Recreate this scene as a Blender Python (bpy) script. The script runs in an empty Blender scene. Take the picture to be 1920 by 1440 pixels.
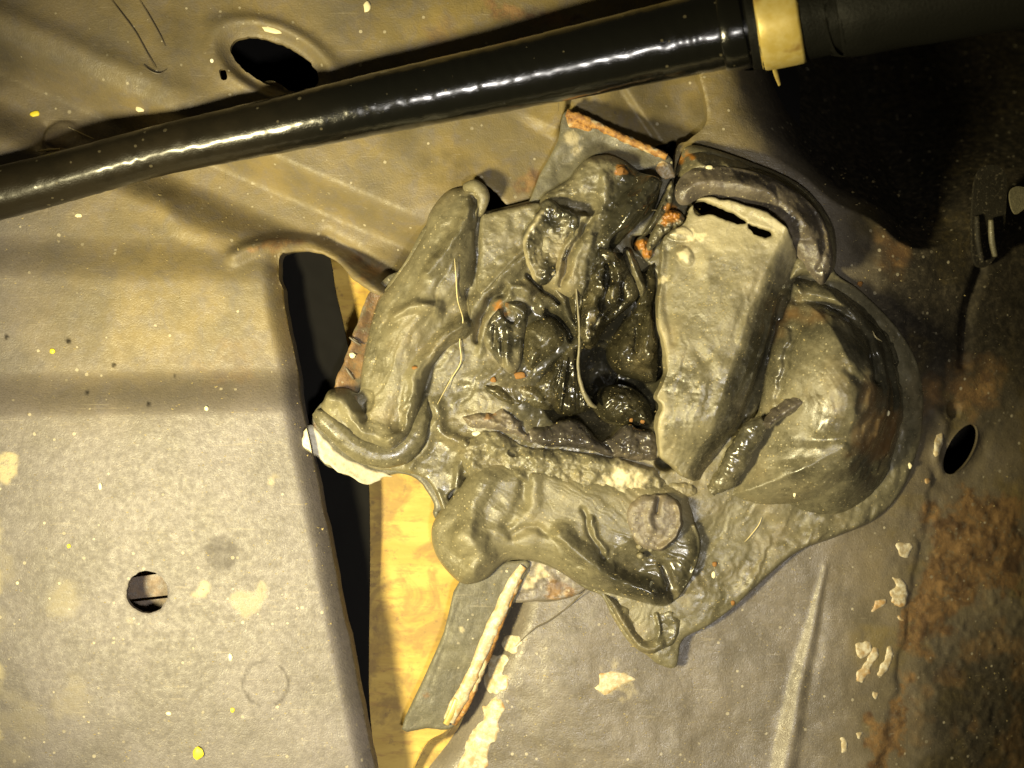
import bpy, bmesh, math, random
import numpy as np
from mathutils import Vector

# ---------------------------------------------------------------- camera, light, exposure
S = 0.00016            # metres per drawing unit (the frame is about 31 cm wide)
H = 2600.0             # camera height in drawing units
CX, CY = 960.0, 720.0
scn = bpy.context.scene
col = scn.collection

def W(p, z):           # a point of the drawing lying at height z
    k = 1 - z / H
    return Vector(((p[0] - CX) * k * S, -(p[1] - CY) * k * S, z * S))

cam = bpy.data.cameras.new('camera')
cam.sensor_width = 36
cam.lens = 36 * H / 1920
cam.clip_start = 0.01
cam.clip_end = 20
cam.dof.use_dof = True
cam.dof.focus_distance = (H - 40) * S
cam.dof.aperture_fstop = 7.0
camo = bpy.data.objects.new('camera', cam)
camo.location = (0, 0, H * S)
col.objects.link(camo)
scn.camera = camo

world = bpy.data.worlds.new('World')
scn.world = world
world.use_nodes = True
world.node_tree.nodes['Background'].inputs[0].default_value = (1.0, 0.86, 0.55, 1)
world.node_tree.nodes['Background'].inputs[1].default_value = 0.03

def spot(name, p, z, target, tz, energy, angle, blend, radius, colour):
    l = bpy.data.lights.new(name, 'SPOT')
    l.energy = energy
    l.spot_size = math.radians(angle)
    l.spot_blend = blend
    l.shadow_soft_size = radius
    l.color = colour
    o = bpy.data.objects.new(name, l)
    k = S
    o.location = ((p[0] - CX) * k, -(p[1] - CY) * k, z * k)
    t = Vector(((target[0] - CX) * k, -(target[1] - CY) * k, tz * k))
    o.rotation_euler = (t - o.location).to_track_quat('-Z', 'Y').to_euler()
    col.objects.link(o)
    return o

spot('work_lamp', (-20, 1200), 1500, (1010, 740), 0, 9.0, 96, 1.0, 0.022, (1.0, 0.87, 0.48))
spot('glint_fill_spot', (1111, 1220), 2300, (760, 1040), 0, 3.4, 62, 0.7, 0.014, (1.0, 0.95, 0.88))  # added lamp near the camera for the pipe glint and frontal fill

scn.view_settings.view_transform = 'Standard'
scn.view_settings.look = 'None'
scn.view_settings.exposure = 0
scn.view_settings.gamma = 1

# ---------------------------------------------------------------- numeric helpers
def vnoise(X, Y, scale, seed):
    rs = np.random.RandomState(seed)
    T = rs.rand(128, 128).astype(np.float32) * 2 - 1
    x = X / scale + seed * 3.17
    y = Y / scale + seed * 7.31
    xi = np.floor(x).astype(int); yi = np.floor(y).astype(int)
    fx = x - xi; fy = y - yi
    fx = fx * fx * fx * (fx * (fx * 6 - 15) + 10); fy = fy * fy * fy * (fy * (fy * 6 - 15) + 10)
    a = T[xi % 128, yi % 128]; b = T[(xi + 1) % 128, yi % 128]
    c = T[xi % 128, (yi + 1) % 128]; d = T[(xi + 1) % 128, (yi + 1) % 128]
    return (a * (1 - fx) + b * fx) * (1 - fy) + (c * (1 - fx) + d * fx) * fy

def fbm(X, Y, scale, seed, octv=3):
    r = 0; a = 1.0
    for k in range(octv):
        r = r + a * vnoise(X, Y, scale, seed + k * 11)
        a *= 0.5; scale *= 0.5
    return r

def sstep(a, b, x):
    t = np.clip((x - a) / (b - a), 0, 1)
    return t * t * (3 - 2 * t)

def spline(pts, closed, sub=6):
    P = np.array([p[:2] for p in pts], float)
    n = len(P); out = []
    rng = range(n) if closed else range(n - 1)
    for i in rng:
        if closed:
            p0, p1, p2, p3 = P[i - 1], P[i], P[(i + 1) % n], P[(i + 2) % n]
        else:
            p0, p1, p2, p3 = P[max(i - 1, 0)], P[i], P[i + 1], P[min(i + 2, n - 1)]
        for k in range(sub):
            t = k / sub
            out.append(0.5 * ((2 * p1) + (-p0 + p2) * t + (2 * p0 - 5 * p1 + 4 * p2 - p3) * t * t + (-p0 + 3 * p1 - 3 * p2 + p3) * t ** 3))
    if not closed: out.append(P[-1])
    return np.array(out)

def seg_dist(X, Y, L, closed):
    """distance, nearest point, position along (0..1), signed side of a polyline"""
    x = X.ravel().astype(np.float32); y = Y.ravel().astype(np.float32)
    A = L; B = np.roll(L, -1, 0)
    if not closed: A, B = L[:-1], L[1:]
    seg = np.hypot(*(B - A).T); cum = np.concatenate([[0], np.cumsum(seg)]); tot = max(cum[-1], 1e-6)
    best = np.full(x.shape, 1e18, np.float32); bx = np.zeros_like(best); by = np.zeros_like(best)
    bt = np.zeros_like(best); bs = np.zeros_like(best)
    for i in range(len(A)):
        dx, dy = B[i] - A[i]; l2 = dx * dx + dy * dy
        if l2 < 1e-9: continue
        px = x - A[i][0]; py = y - A[i][1]
        t = np.clip((px * dx + py * dy) / l2, 0, 1)
        qx = A[i][0] + t * dx; qy = A[i][1] + t * dy
        d = (x - qx) ** 2 + (y - qy) ** 2
        m = d < best
        best[m] = d[m]; bx[m] = qx[m]; by[m] = qy[m]
        bt[m] = ((cum[i] + t * seg[i]) / tot)[m]
        bs[m] = np.sign(dx * py - dy * px)[m]
    sh = X.shape
    return np.sqrt(best).reshape(sh), bx.reshape(sh), by.reshape(sh), bt.reshape(sh), bs.reshape(sh)

def inside(X, Y, L):
    r = np.zeros(X.shape, bool)
    x, y = X, Y
    for i in range(len(L)):
        x1, y1 = L[i]; x2, y2 = L[(i + 1) % len(L)]
        if y1 == y2: continue
        c = ((y1 > y) != (y2 > y)) & (x < (x2 - x1) * (y - y1) / (y2 - y1) + x1)
        r ^= c
    return r

def feature(f, X, Y):
    k = f[0]
    if k in 'rg':                              # ridge / groove: pts (x, y[, width]), w, h
        pts, w, h = f[1], f[2], f[3]
        m = (X > min(p[0] for p in pts) - 3 * w) & (X < max(p[0] for p in pts) + 3 * w) & (Y > min(p[1] for p in pts) - 3 * w) & (Y < max(p[1] for p in pts) + 3 * w)
        out = np.zeros(X.shape, np.float32)
        if not m.any(): return out
        d, _, _, t, s = seg_dist(X[m], Y[m], spline(pts, False, 5), False)
        ww = w * np.ones_like(d)
        if len(pts[0]) > 2:
            ww = w * np.interp(t, np.linspace(0, 1, len(pts)), [p[2] for p in pts])
        u = d / ww
        v = h * np.where(u < 1, np.sqrt(np.clip(1 - u * u, 0, 1)) * 0.12 + 0.88 * np.exp(-u * u * 1.7), 0.88 * np.exp(-u * u * 1.7)) * (ww / w)
        if k == 'g': v = -h * np.exp(-u * u * 1.6) * (ww / w)
        out[m] = v
        return out
    if k == 's':                               # cliff: right-hand side of the line is raised by h, fading over R
        pts, w, h, R = f[1:5]
        d, _, _, t, s = seg_dist(X, Y, spline(pts, False, 5), False)
        e = np.clip(np.minimum(t, 1 - t) * 6, 0, 1)
        return h * sstep(-w, w, d * s) * np.exp(-(d / R) ** 2) * e
    if k == 'd':                               # dome: cx, cy, rx, ry, rot, h, power
        cx, cy, rx, ry, rot, h, pw = f[1:8]
        c, s_ = math.cos(math.radians(rot)), math.sin(math.radians(rot))
        u = ((X - cx) * c + (Y - cy) * s_) / rx; v = (-(X - cx) * s_ + (Y - cy) * c) / ry
        return h * np.clip(1 - (u * u + v * v), 0, 1) ** pw
    if k == 't':                               # striation parallel to a line: pts, reach, wavelength, amp
        pts, R, lam, amp = f[1:5]
        d, _, _, t, s = seg_dist(X, Y, spline(pts, False, 5), False)
        e = np.clip(np.minimum(t, 1 - t) * 5, 0, 1)
        q = d * s
        return amp * vnoise(q, t * 60, lam, 5) * np.exp(-(d / R) ** 2) * e
    if k == 'k':                               # smears: angle, length, width, amp
        a = math.radians(f[1]); wv = fbm(X, Y, 70, 77) * f[3] * 1.6
        u = X * math.cos(a) + Y * math.sin(a); v = -X * math.sin(a) + Y * math.cos(a) + wv
        return f[4] * (vnoise(u, v * f[2] / f[3], f[2], 31) + 0.5 * vnoise(u, v * f[2] / f[3] * 2.1, f[2], 57))
    if k == 'p':                               # smears running round a centre: cx, cy, width, angular length, amp
        r = np.hypot(X - f[1], Y - f[2]) + fbm(X, Y, 80, 71) * f[3]; th_ = np.degrees(np.arctan2(Y - f[2], X - f[1]))
        return f[5] * (vnoise(r / f[3] * f[4], th_, f[4], 37) + 0.5 * vnoise(r / f[3] * f[4] * 2.1, th_, f[4], 59))
    if k == 'f':
        return f[1](X, Y)

def drop(X):           # the right panel bends gently away
    u = np.clip(X - 1540, 0, None)
    return 0.33 * (np.sqrt(u * u + 110.0 ** 2) - 110.0)

MATS = {}
ROOTLOC = {}

def new_obj(name, verts, faces, mat, parent=None, smooth=True, attrs=None):
    me = bpy.data.meshes.new(name)
    off = ROOTLOC.get(parent.name if parent else None, Vector((0, 0, 0)))
    v = np.asarray(verts, np.float32) - np.array(off, np.float32)
    faces = np.asarray(faces)
    nv, nf, k = len(v), len(faces), faces.shape[1]
    me.vertices.add(nv); me.vertices.foreach_set('co', v.ravel())
    me.loops.add(nf * k); me.loops.foreach_set('vertex_index', faces.ravel().astype(np.int32))
    me.polygons.add(nf)
    me.polygons.foreach_set('loop_start', np.arange(0, nf * k, k, dtype=np.int32))
    me.polygons.foreach_set('loop_total', np.full(nf, k, np.int32))
    me.polygons.foreach_set('use_smooth', np.full(nf, smooth))
    for an, av in (attrs or {}).items():
        a = me.attributes.new(an, 'FLOAT', 'POINT')
        a.data.foreach_set('value', np.asarray(av, np.float32).ravel())
    me.update(calc_edges=True)
    me.validate()
    me.materials.append(MATS[mat])
    o = bpy.data.objects.new(name, me)
    col.objects.link(o)
    if parent: o.parent = parent
    return o

def tag(o, label=None, cat=None, group=None, kind=None):
    if label: o['label'] = label
    if cat: o['category'] = cat
    if group: o['group'] = group
    if kind: o['kind'] = kind
    return o

def thing(name, p, z, label, cat, group=None):
    o = bpy.data.objects.new(name, None)
    o.empty_display_size = 0.01
    o.location = W(p, z)
    col.objects.link(o)
    ROOTLOC[o.name] = o.location.copy()
    return tag(o, label, cat, group)

def sheet(name, outline, mat, parent=None, z=0.0, th=0.0, ew=20.0, step=3.0, feats=(), noise=(), holes=(), skirt=0.0,
          attrs=None, jag=None, zref=None, pw=0.5, warp=None, sub=6, hole_ew=0.0, hole_drop=0.0, seed=1, fade=8.0):
    """a relief bounded by a smooth outline: height z + thickness profile towards the rim + features + noise"""
    L = spline(outline, True, sub) if sub > 1 else np.array(outline, float)
    if jag:
        for sc_, am in jag:
            n1 = vnoise(L[:, 0], L[:, 1], sc_, seed + 3); n2 = vnoise(L[:, 0], L[:, 1], sc_, seed + 9)
            L = L + np.stack([n1, n2], 1) * am
    x0, y0 = L.min(0) - 2 * step; x1, y1 = L.max(0) + 2 * step
    gx = np.arange(x0, x1, step); gy = np.arange(y0, y1, step)
    X, Y = np.meshgrid(gx, gy)
    d, nx, ny, _, _ = seg_dist(X, Y, L, True)
    d = np.where(inside(X, Y, L), d, -d)
    hd = np.full(X.shape, 1e6)
    for hl in holes:
        HL = spline(hl, True, sub)
        if jag: HL = HL + np.stack([vnoise(HL[:, 0], HL[:, 1], 7, 91), vnoise(HL[:, 0], HL[:, 1], 7, 93)], 1) * 1.6
        d2, hx, hy, _, _ = seg_dist(X, Y, HL, True)
        d2 = np.where(inside(X, Y, HL), -d2, d2)
        m = d2 < d
        hd = np.minimum(hd, d2)
        d = np.where(m, d2, d); nx = np.where(m, hx, nx); ny = np.where(m, hy, ny)
    keep = d > step * 0.3
    q = keep[:-1, :-1] | keep[1:, :-1] | keep[:-1, 1:] | keep[1:, 1:]
    snap = d <= step * 0.3
    Xs = np.where(snap, nx, X); Ys = np.where(snap, ny, Y)
    dd = np.where(snap, 0, d)
    Xf, Yf = Xs, Ys
    if warp:
        Xf = Xs + fbm(Xs, Ys, warp[0], seed + 20) * warp[1]; Yf = Ys + fbm(Xs, Ys, warp[0], seed + 40) * warp[1]
    Z = (z(Xs, Ys) if callable(z) else np.full(X.shape, float(z)))
    if th:
        u = np.clip(1 - dd / ew, 0, 1)
        Z = Z + th * (1 - u * u) ** pw
    if hole_drop:
        Z = Z - hole_drop * np.clip(1 - hd / hole_ew, 0, 1) ** 2
    F = np.zeros(X.shape)
    for f in feats:
        F = F + feature(f, Xf, Yf)
    for k, (sc_, am) in enumerate(noise):
        F = F + am * fbm(Xs, Ys, sc_, seed * 5 + k * 17, 3)
    Z = Z + F * sstep(0, fade, dd)
    idx = -np.ones(X.shape, int)
    used = np.zeros(X.shape, bool)
    used[:-1, :-1] |= q; used[1:, :-1] |= q; used[:-1, 1:] |= q; used[1:, 1:] |= q
    idx[used] = np.arange(used.sum())
    zr = zref if zref is not None else (float(np.mean(Z[used])))
    k = 1 - zr / H
    V = np.stack([(Xs[used] - CX) * k * S, -(Ys[used] - CY) * k * S, Z[used] * S], 1)
    a = idx[:-1, :-1][q]; b = idx[1:, :-1][q]; c = idx[1:, 1:][q]; e = idx[:-1, 1:][q]
    Fc = np.stack([a, b, c, e], 1)
    at = {}
    for an, av in (attrs or {}).items():
        vv = av(Xs[used], Ys[used]) if callable(av) else np.full(used.sum(), float(av))
        at[an] = np.clip(vv, 0, 1)
    if skirt:
        E = np.concatenate([Fc[:, [0, 1]], Fc[:, [1, 2]], Fc[:, [2, 3]], Fc[:, [3, 0]]])
        key = np.sort(E, 1); kk = key[:, 0] * 10 ** 7 + key[:, 1]
        _, inv, cnt = np.unique(kk, return_inverse=True, return_counts=True)
        BE = E[cnt[inv] == 1]
        n = len(V); m = len(BE)
        top = V[BE]; bot = top.copy(); bot[:, :, 2] -= np.where(hd[used][BE] < step * 1.6, min(skirt, 12), skirt) * S
        V2 = np.concatenate([top.reshape(-1, 3), bot.reshape(-1, 3)])
        i = np.arange(m) * 2
        # share vertices along the rim so that the side shades smoothly but apart from the top
        F2 = np.stack([n + i + 1, n + i, n + 2 * m + i, n + 2 * m + i + 1], 1)
        V = np.concatenate([V, V2]); Fc = np.concatenate([Fc, F2])
        for an in at:
            r = at[an][BE].ravel()
            at[an] = np.concatenate([at[an], r, r])
    return new_obj(name, V, Fc, mat, parent, True, at)

def sweep(name, pts, mat, parent=None, nseg=14, sub=8, bump=None, flat=1.0, attrs=None, caps=True, seed=3, world=False):
    """a round bead along points (x, y, z, radius) in drawing units"""
    P = np.array([p[:4] for p in pts], float)
    n = len(P); C = []
    for i in range(n - 1):
        p0, p1, p2, p3 = P[max(i - 1, 0)], P[i], P[i + 1], P[min(i + 2, n - 1)]
        for k in range(sub):
            t = k / sub
            C.append(0.5 * ((2 * p1) + (-p0 + p2) * t + (2 * p0 - 5 * p1 + 4 * p2 - p3) * t * t + (-p0 + 3 * p1 - 3 * p2 + p3) * t ** 3))
    C.append(P[-1]); C = np.array(C)
    kk = (1 - C[:, 2] / H)
    pos = np.stack([(C[:, 0] - CX) * kk, -(C[:, 1] - CY) * kk, C[:, 2]], 1)
    rad = C[:, 3] * kk
    T = np.gradient(pos, axis=0); T /= np.linalg.norm(T, axis=1)[:, None] + 1e-9
    up = np.array([0, 0, 1.0])
    N = np.cross(up, T); N /= np.linalg.norm(N, axis=1)[:, None] + 1e-9
    B = np.cross(T, N)
    al = np.concatenate([[0], np.cumsum(np.linalg.norm(np.diff(pos, axis=0), axis=1))])
    ang = np.linspace(0, 2 * math.pi, nseg, endpoint=False)
    A2, L2 = np.meshgrid(ang, al)
    R = np.repeat(rad[:, None], nseg, 1)
    if bump: R = R + bump(A2, L2, R)
    V = pos[:, None, :] + R[:, :, None] * (np.cos(A2)[:, :, None] * N[:, None, :] + flat * np.sin(A2)[:, :, None] * B[:, None, :])
    m = len(C)
    i, j = np.meshgrid(np.arange(m - 1), np.arange(nseg), indexing='ij')
    a = i * nseg + j; b = i * nseg + (j + 1) % nseg; c = (i + 1) * nseg + (j + 1) % nseg; e = (i + 1) * nseg + j
    F = np.stack([a.ravel(), b.ravel(), c.ravel(), e.ravel()], 1)
    V = V.reshape(-1, 3)
    if caps:
        n0 = len(V)
        V = np.concatenate([V, pos[:1], pos[-1:]])
        r = np.arange(nseg)
        F = np.concatenate([F, np.stack([np.full(nseg, n0), (r + 1) % nseg, r, np.full(nseg, n0)], 1)[:, [0, 1, 2, 2]],
                            np.stack([np.full(nseg, n0 + 1), (m - 1) * nseg + r, (m - 1) * nseg + (r + 1) % nseg, np.full(nseg, n0 + 1)], 1)[:, [0, 1, 2, 2]]])
    at = {k: np.full(len(V), float(v)) for k, v in (attrs or {}).items()}
    # quads with a doubled corner become triangles
    tri = F[:, 2] == F[:, 3]
    me_faces = [tuple(f) for f in F[~tri]] + [tuple(f[:3]) for f in F[tri]]
    me = bpy.data.meshes.new(name)
    off = np.array(ROOTLOC.get(parent.name if parent else None, Vector((0, 0, 0))))
    me.from_pydata((V * S - off).tolist(), [], me_faces)
    me.polygons.foreach_set('use_smooth', [True] * len(me.polygons))
    for an, av in at.items():
        q = me.attributes.new(an, 'FLOAT', 'POINT'); q.data.foreach_set('value', av.astype(np.float32))
    me.materials.append(MATS[mat])
    o = bpy.data.objects.new(name, me); col.objects.link(o)
    if parent: o.parent = parent
    return o

# ---------------------------------------------------------------- materials
class NT:
    def __init__(s, name):
        m = bpy.data.materials.new(name); m.use_nodes = True
        s.m = m; s.t = m.node_tree; s.b = s.t.nodes['Principled BSDF']
        s.co = s.t.nodes.new('ShaderNodeTexCoord').outputs['Object']
        MATS[name] = m
    def n(s, t, **kw):
        x = s.t.nodes.new(t)
        for k, v in kw.items(): setattr(x, k, v)
        return x
    def set(s, sock, v):
        if hasattr(v, 'is_linked') or isinstance(v, bpy.types.NodeSocket): s.t.links.new(v, sock)
        else: sock.default_value = v
    def noise(s, px, detail=4, rough=0.6, stretch=None, dist=0.0):
        x = s.n('ShaderNodeTexNoise'); x.inputs['Scale'].default_value = 1 / (px * S)
        x.inputs['Detail'].default_value = detail; x.inputs['Roughness'].default_value = rough; x.inputs['Distortion'].default_value = dist
        c = s.co
        if stretch:
            mp = s.n('ShaderNodeMapping'); mp.inputs['Scale'].default_value = stretch[:3]
            if len(stretch) > 3: mp.inputs['Rotation'].default_value = (0, 0, stretch[3])
            s.t.links.new(s.co, mp.inputs['Vector']); c = mp.outputs[0]
        s.t.links.new(c, x.inputs['Vector'])
        return x.outputs['Fac']
    def voro(s, px, feature='F1'):
        x = s.n('ShaderNodeTexVoronoi'); x.feature = feature; x.inputs['Scale'].default_value = 1 / (px * S)
        s.t.links.new(s.co, x.inputs['Vector'])
        return x
    def ramp(s, v, a, b, lo=0.0, hi=1.0):
        x = s.n('ShaderNodeMapRange'); x.interpolation_type = 'SMOOTHSTEP'
        s.set(x.inputs['Value'], v)
        x.inputs['From Min'].default_value = a; x.inputs['From Max'].default_value = b
        x.inputs['To Min'].default_value = lo; x.inputs['To Max'].default_value = hi
        return x.outputs[0]
    def math(s, op, a, b=0.0):
        x = s.n('ShaderNodeMath', operation=op); s.set(x.inputs[0], a); s.set(x.inputs[1], b); return x.outputs[0]
    def mix(s, f, a, b):
        x = s.n('ShaderNodeMix', data_type='RGBA')
        s.set(x.inputs[0], f)
        for k, v in ((6, a), (7, b)):
            if isinstance(v, tuple): v = v if len(v) == 4 else v + (1,)
            s.set(x.inputs[k], v)
        return x.outputs[2]
    def attr(s, name):
        x = s.n('ShaderNodeAttribute'); x.attribute_name = name; return x.outputs['Fac']
    def bump(s, h, dist_px, strength=1.0, prev=None):
        x = s.n('ShaderNodeBump'); s.set(x.inputs['Strength'], strength); x.inputs['Distance'].default_value = dist_px * S
        s.set(x.inputs['Height'], h)
        if prev is not None: s.t.links.new(prev, x.inputs['Normal'])
        return x.outputs[0]
    def specks(s, px, thr, size):
        """sparse spots: a share thr of the cells carries a spot"""
        v = s.voro(px)
        sep = s.n('ShaderNodeSeparateColor'); s.t.links.new(v.outputs['Color'], sep.inputs[0])
        on = s.math('LESS_THAN', sep.outputs[0], thr)
        sz = s.math('MULTIPLY', sep.outputs[1], size)
        return s.math('MULTIPLY', on, s.math('LESS_THAN', v.outputs['Distance'], sz)), sep.outputs[2]
    def done(s, colr, rough, normal=None, metal=0.0, spec=0.5):
        s.set(s.b.inputs['Base Color'], colr if not isinstance(colr, tuple) else colr + (1,))
        s.set(s.b.inputs['Roughness'], rough); s.set(s.b.inputs['Metallic'], metal)
        s.b.inputs['Specular IOR Level'].default_value = spec
        if normal is not None: s.t.links.new(normal, s.b.inputs['Normal'])

def mat_sealant(name, dark, dusty):
    t = NT(name)
    dust_shade = t.attr('dust_shade')
    n1 = t.noise(60, 6, 0.7); n2 = t.noise(11, 5, 0.75); n3 = t.noise(3.4, 3, 0.75)
    m = t.math('ADD', dust_shade, t.math('MULTIPLY', t.math('SUBTRACT', n1, 0.5), 0.8))
    m = t.math('ADD', m, t.math('MULTIPLY', t.math('SUBTRACT', t.noise(190, 3, 0.6), 0.5), 1.0))
    m = t.math('ADD', m, t.math('MULTIPLY', t.math('SUBTRACT', n2, 0.5), 0.7))
    m = t.ramp(m, 0.2, 1.25)
    c = t.mix(m, dark, dusty)
    tan = t.ramp(t.noise(110, 3), 0.5, 0.75, 0, 0.35)
    c = t.mix(t.math('MULTIPLY', tan, m), c, (0.30, 0.22, 0.10))
    c = t.mix(t.ramp(t.noise(28, 5, 0.7, dist=0.8), 0.48, 0.72, 0, 0.22), c, (0.075, 0.066, 0.036))
    c = t.mix(t.ramp(n3, 0.4, 0.7, 0, 0.5), c, t.mix(0.6, c, (0.03, 0.028, 0.016)))
    c = t.mix(t.math('MULTIPLY', t.ramp(n3, 0.5, 0.66, 0, 0.3), m), c, (0.42, 0.36, 0.20))
    sp, r = t.specks(4.2, 0.22, 0.42)
    c = t.mix(t.math('MULTIPLY', sp, t.ramp(m, 0.0, 0.6, 0.15, 0.7)), c, t.mix(r, (0.42, 0.33, 0.14), (0.50, 0.45, 0.30)))
    c = t.mix(t.attr('rust'), c, t.mix(n2, (0.45, 0.20, 0.03), (0.20, 0.08, 0.02)))
    c = t.mix(t.attr('pale'), c, t.mix(n2, (0.55, 0.47, 0.26), (0.7, 0.62, 0.40)))
    ro = t.math('ADD', t.ramp(m, 0.0, 1.0, 0.20, 0.40), t.math('MULTIPLY', t.math('SUBTRACT', n2, 0.5), 0.25))
    h = t.math('ADD', t.math('MULTIPLY', n3, t.ramp(m, 0.2, 1.0, 0.35, 1.1)), t.math('MULTIPLY', n2, 0.45))
    b = t.bump(h, 2.6, t.ramp(m, 0.0, 0.9, 0.05, 0.40))
    b = t.bump(sp, 1.5, 0.6, b)
    t.done(c, ro, b, spec=0.5)

mat_sealant('sealant', (0.028, 0.026, 0.017), (0.198, 0.174, 0.100))
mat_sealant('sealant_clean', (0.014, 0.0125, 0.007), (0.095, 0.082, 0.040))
mat_sealant('sealant_lilac', (0.036, 0.031, 0.027), (0.145, 0.120, 0.090))

def mat_steel(name, base, base2, speck=0.05, rough=0.5, spec=0.5, bumpk=0.35):
    t = NT(name)
    n1 = t.noise(120, 5, 0.6); n2 = t.noise(14, 5, 0.7); n3 = t.noise(3.0, 2, 0.6); n4 = t.noise(40, 4, 0.65, dist=0.6)
    c = t.mix(t.ramp(n1, 0.35, 0.65), base, base2)
    c = t.mix(t.ramp(n2, 0.45, 0.75, 0, 0.35), c, t.mix(0.55, c, (0.03, 0.028, 0.02)))
    c = t.mix(t.ramp(n3, 0.4, 0.7, 0, 0.45), c, t.mix(0.6, c, (0.03, 0.026, 0.018)))
    c = t.mix(t.ramp(t.noise(6, 4, 0.7), 0.55, 0.75, 0, 0.4), c, (0.40, 0.34, 0.22))
    c = t.mix(t.math('MULTIPLY', t.attr('tan'), t.ramp(n4, 0.25, 0.6, 0.45, 1.0)), c, t.mix(t.ramp(n1, 0.28, 0.72), (0.225, 0.165, 0.052), (0.145, 0.115, 0.052)))
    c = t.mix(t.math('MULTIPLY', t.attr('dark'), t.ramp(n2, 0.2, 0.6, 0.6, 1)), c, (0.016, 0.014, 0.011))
    c = t.mix(t.math('MULTIPLY', t.attr('rust'), t.ramp(n2, 0.3, 0.5, 0.2, 1)), c, t.mix(t.ramp(n4, 0.35, 0.65), (0.10, 0.06, 0.03), (0.25, 0.15, 0.06)))
    c = t.mix(t.math('MULTIPLY', t.attr('pale'), t.ramp(n2, 0.3, 0.55, 0.25, 1)), c, t.mix(n2, (0.34, 0.28, 0.14), (0.44, 0.38, 0.24)))
    sp, r = t.specks(9, speck * 1.3, 0.40)
    c = t.mix(t.math('MULTIPLY', sp, 0.55), c, t.mix(r, (0.62, 0.55, 0.38), (0.10, 0.08, 0.05)))
    sc = t.ramp(t.noise(5, 3, 0.6, stretch=(0.05, 1.0, 1.0, 0.5)), 0.64, 0.72, 0, 0.28)
    c = t.mix(sc, c, (0.34, 0.29, 0.20))
    sc2 = t.ramp(t.noise(6, 3, 0.6, stretch=(1.0, 0.06, 1.0, 0.25)), 0.66, 0.74, 0, 0.35)
    c = t.mix(sc2, c, (0.05, 0.042, 0.03))
    sp2, r2 = t.specks(34, 0.035, 0.12)
    c = t.mix(sp2, c, t.mix(r2, (0.7, 0.6, 0.2), (0.75, 0.72, 0.6)))
    ro = t.math('ADD', t.ramp(n2, 0.3, 0.7, rough - 0.12, rough + 0.15), t.math('MULTIPLY', t.attr('dark'), 0.4))
    h = t.math('ADD', t.math('MULTIPLY', n3, 0.8), n2)
    b = t.bump(h, 3.0, bumpk)
    b = t.bump(sp, 2.0, 0.7, b)
    t.done(c, ro, b, spec=spec)
    t.set(t.b.inputs['Specular IOR Level'], t.math('MULTIPLY', t.math('SUBTRACT', 1.0, t.math('MULTIPLY', t.attr('dark'), 0.8)), spec))

mat_steel('undercoat', (0.168, 0.149, 0.143), (0.134, 0.118, 0.106), spec=0.42)
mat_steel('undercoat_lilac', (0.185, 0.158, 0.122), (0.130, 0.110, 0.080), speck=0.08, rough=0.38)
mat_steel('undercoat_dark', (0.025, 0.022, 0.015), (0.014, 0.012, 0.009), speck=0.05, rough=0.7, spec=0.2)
t = NT('shade_black'); t.done((0.006, 0.0055, 0.005), 0.85, spec=0.1)  # flat black standing in for shade in the gap and holes
mat_steel('bare_grey', (0.16, 0.145, 0.09), (0.11, 0.10, 0.065), speck=0.05, rough=0.42)

t = NT('cream_paint')
n = t.noise(12, 4, 0.7); n5 = t.noise(40, 4)
c = t.mix(t.ramp(n, 0.35, 0.6), (0.62, 0.56, 0.40), (0.42, 0.33, 0.18))
c = t.mix(t.ramp(n5, 0.52, 0.68), c, (0.42, 0.26, 0.10))
t.done(c, 0.45, t.bump(n, 2.5, 0.4))
t = NT('white_paint')
n = t.noise(14, 4, 0.7)
c = t.mix(t.ramp(n, 0.45, 0.75), (0.52, 0.48, 0.36), (0.38, 0.32, 0.18))
t.done(c, 0.4, t.bump(n, 2.0, 0.4))
t = NT('rust')
n = t.noise(10, 5, 0.7); n5 = t.noise(35, 3)
c = t.mix(t.ramp(n, 0.35, 0.65), (0.42, 0.22, 0.05), (0.18, 0.08, 0.025))
c = t.mix(t.ramp(n5, 0.55, 0.7), c, (0.5, 0.42, 0.25))
t.done(c, 0.7, t.bump(n, 4, 0.6))
t = NT('rust_bright')
n = t.noise(6, 3)
t.done(t.mix(n, (0.36, 0.17, 0.03), (0.16, 0.07, 0.02)), 0.6, t.bump(n, 2, 0.5))
t = NT('yellow_fleck'); t.done((0.80, 0.66, 0.04), 0.5)
t = NT('cream_fleck'); n = t.noise(5, 2); t.done(t.mix(n, (0.85, 0.78, 0.5), (0.7, 0.6, 0.35)), 0.5)
t = NT('grit'); n = t.noise(30, 2); t.done(t.mix(t.ramp(n, 0.4, 0.6), (0.50, 0.40, 0.18), (0.30, 0.24, 0.12)), 0.35)
t = NT('black_pipe')
n = t.noise(7, 3, 0.7); n3 = t.noise(3.2, 2); n60 = t.noise(70, 4, 0.6)
gx = t.n('ShaderNodeSeparateXYZ'); t.t.links.new(t.co, gx.inputs[0])
dm = t.math('MULTIPLY', t.ramp(gx.outputs[0], -0.07, 0.0, 1.0, 0.0), t.ramp(n60, 0.3, 0.6, 0.6, 1.0))
c = t.mix(t.math('MULTIPLY', dm, 0.3), (0.004, 0.004, 0.003), (0.045, 0.034, 0.018))
sp, r = t.specks(13, 0.12, 0.3)
c = t.mix(t.math('MULTIPLY', sp, 0.3), c, (0.2, 0.17, 0.1))
b = t.bump(n, 2.0, 0.2); b = t.bump(n3, 1.4, 0.3, b); b = t.bump(sp, 3.0, 0.6, b)
t.done(c, t.math('ADD', 0.17, t.math('MULTIPLY', dm, 0.2)), b, spec=0.15)
t.set(t.b.inputs['Coat Weight'], t.math('SUBTRACT', 1.0, t.math('MULTIPLY', dm, 0.95))); t.b.inputs['Coat Roughness'].default_value = 0.17
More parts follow.
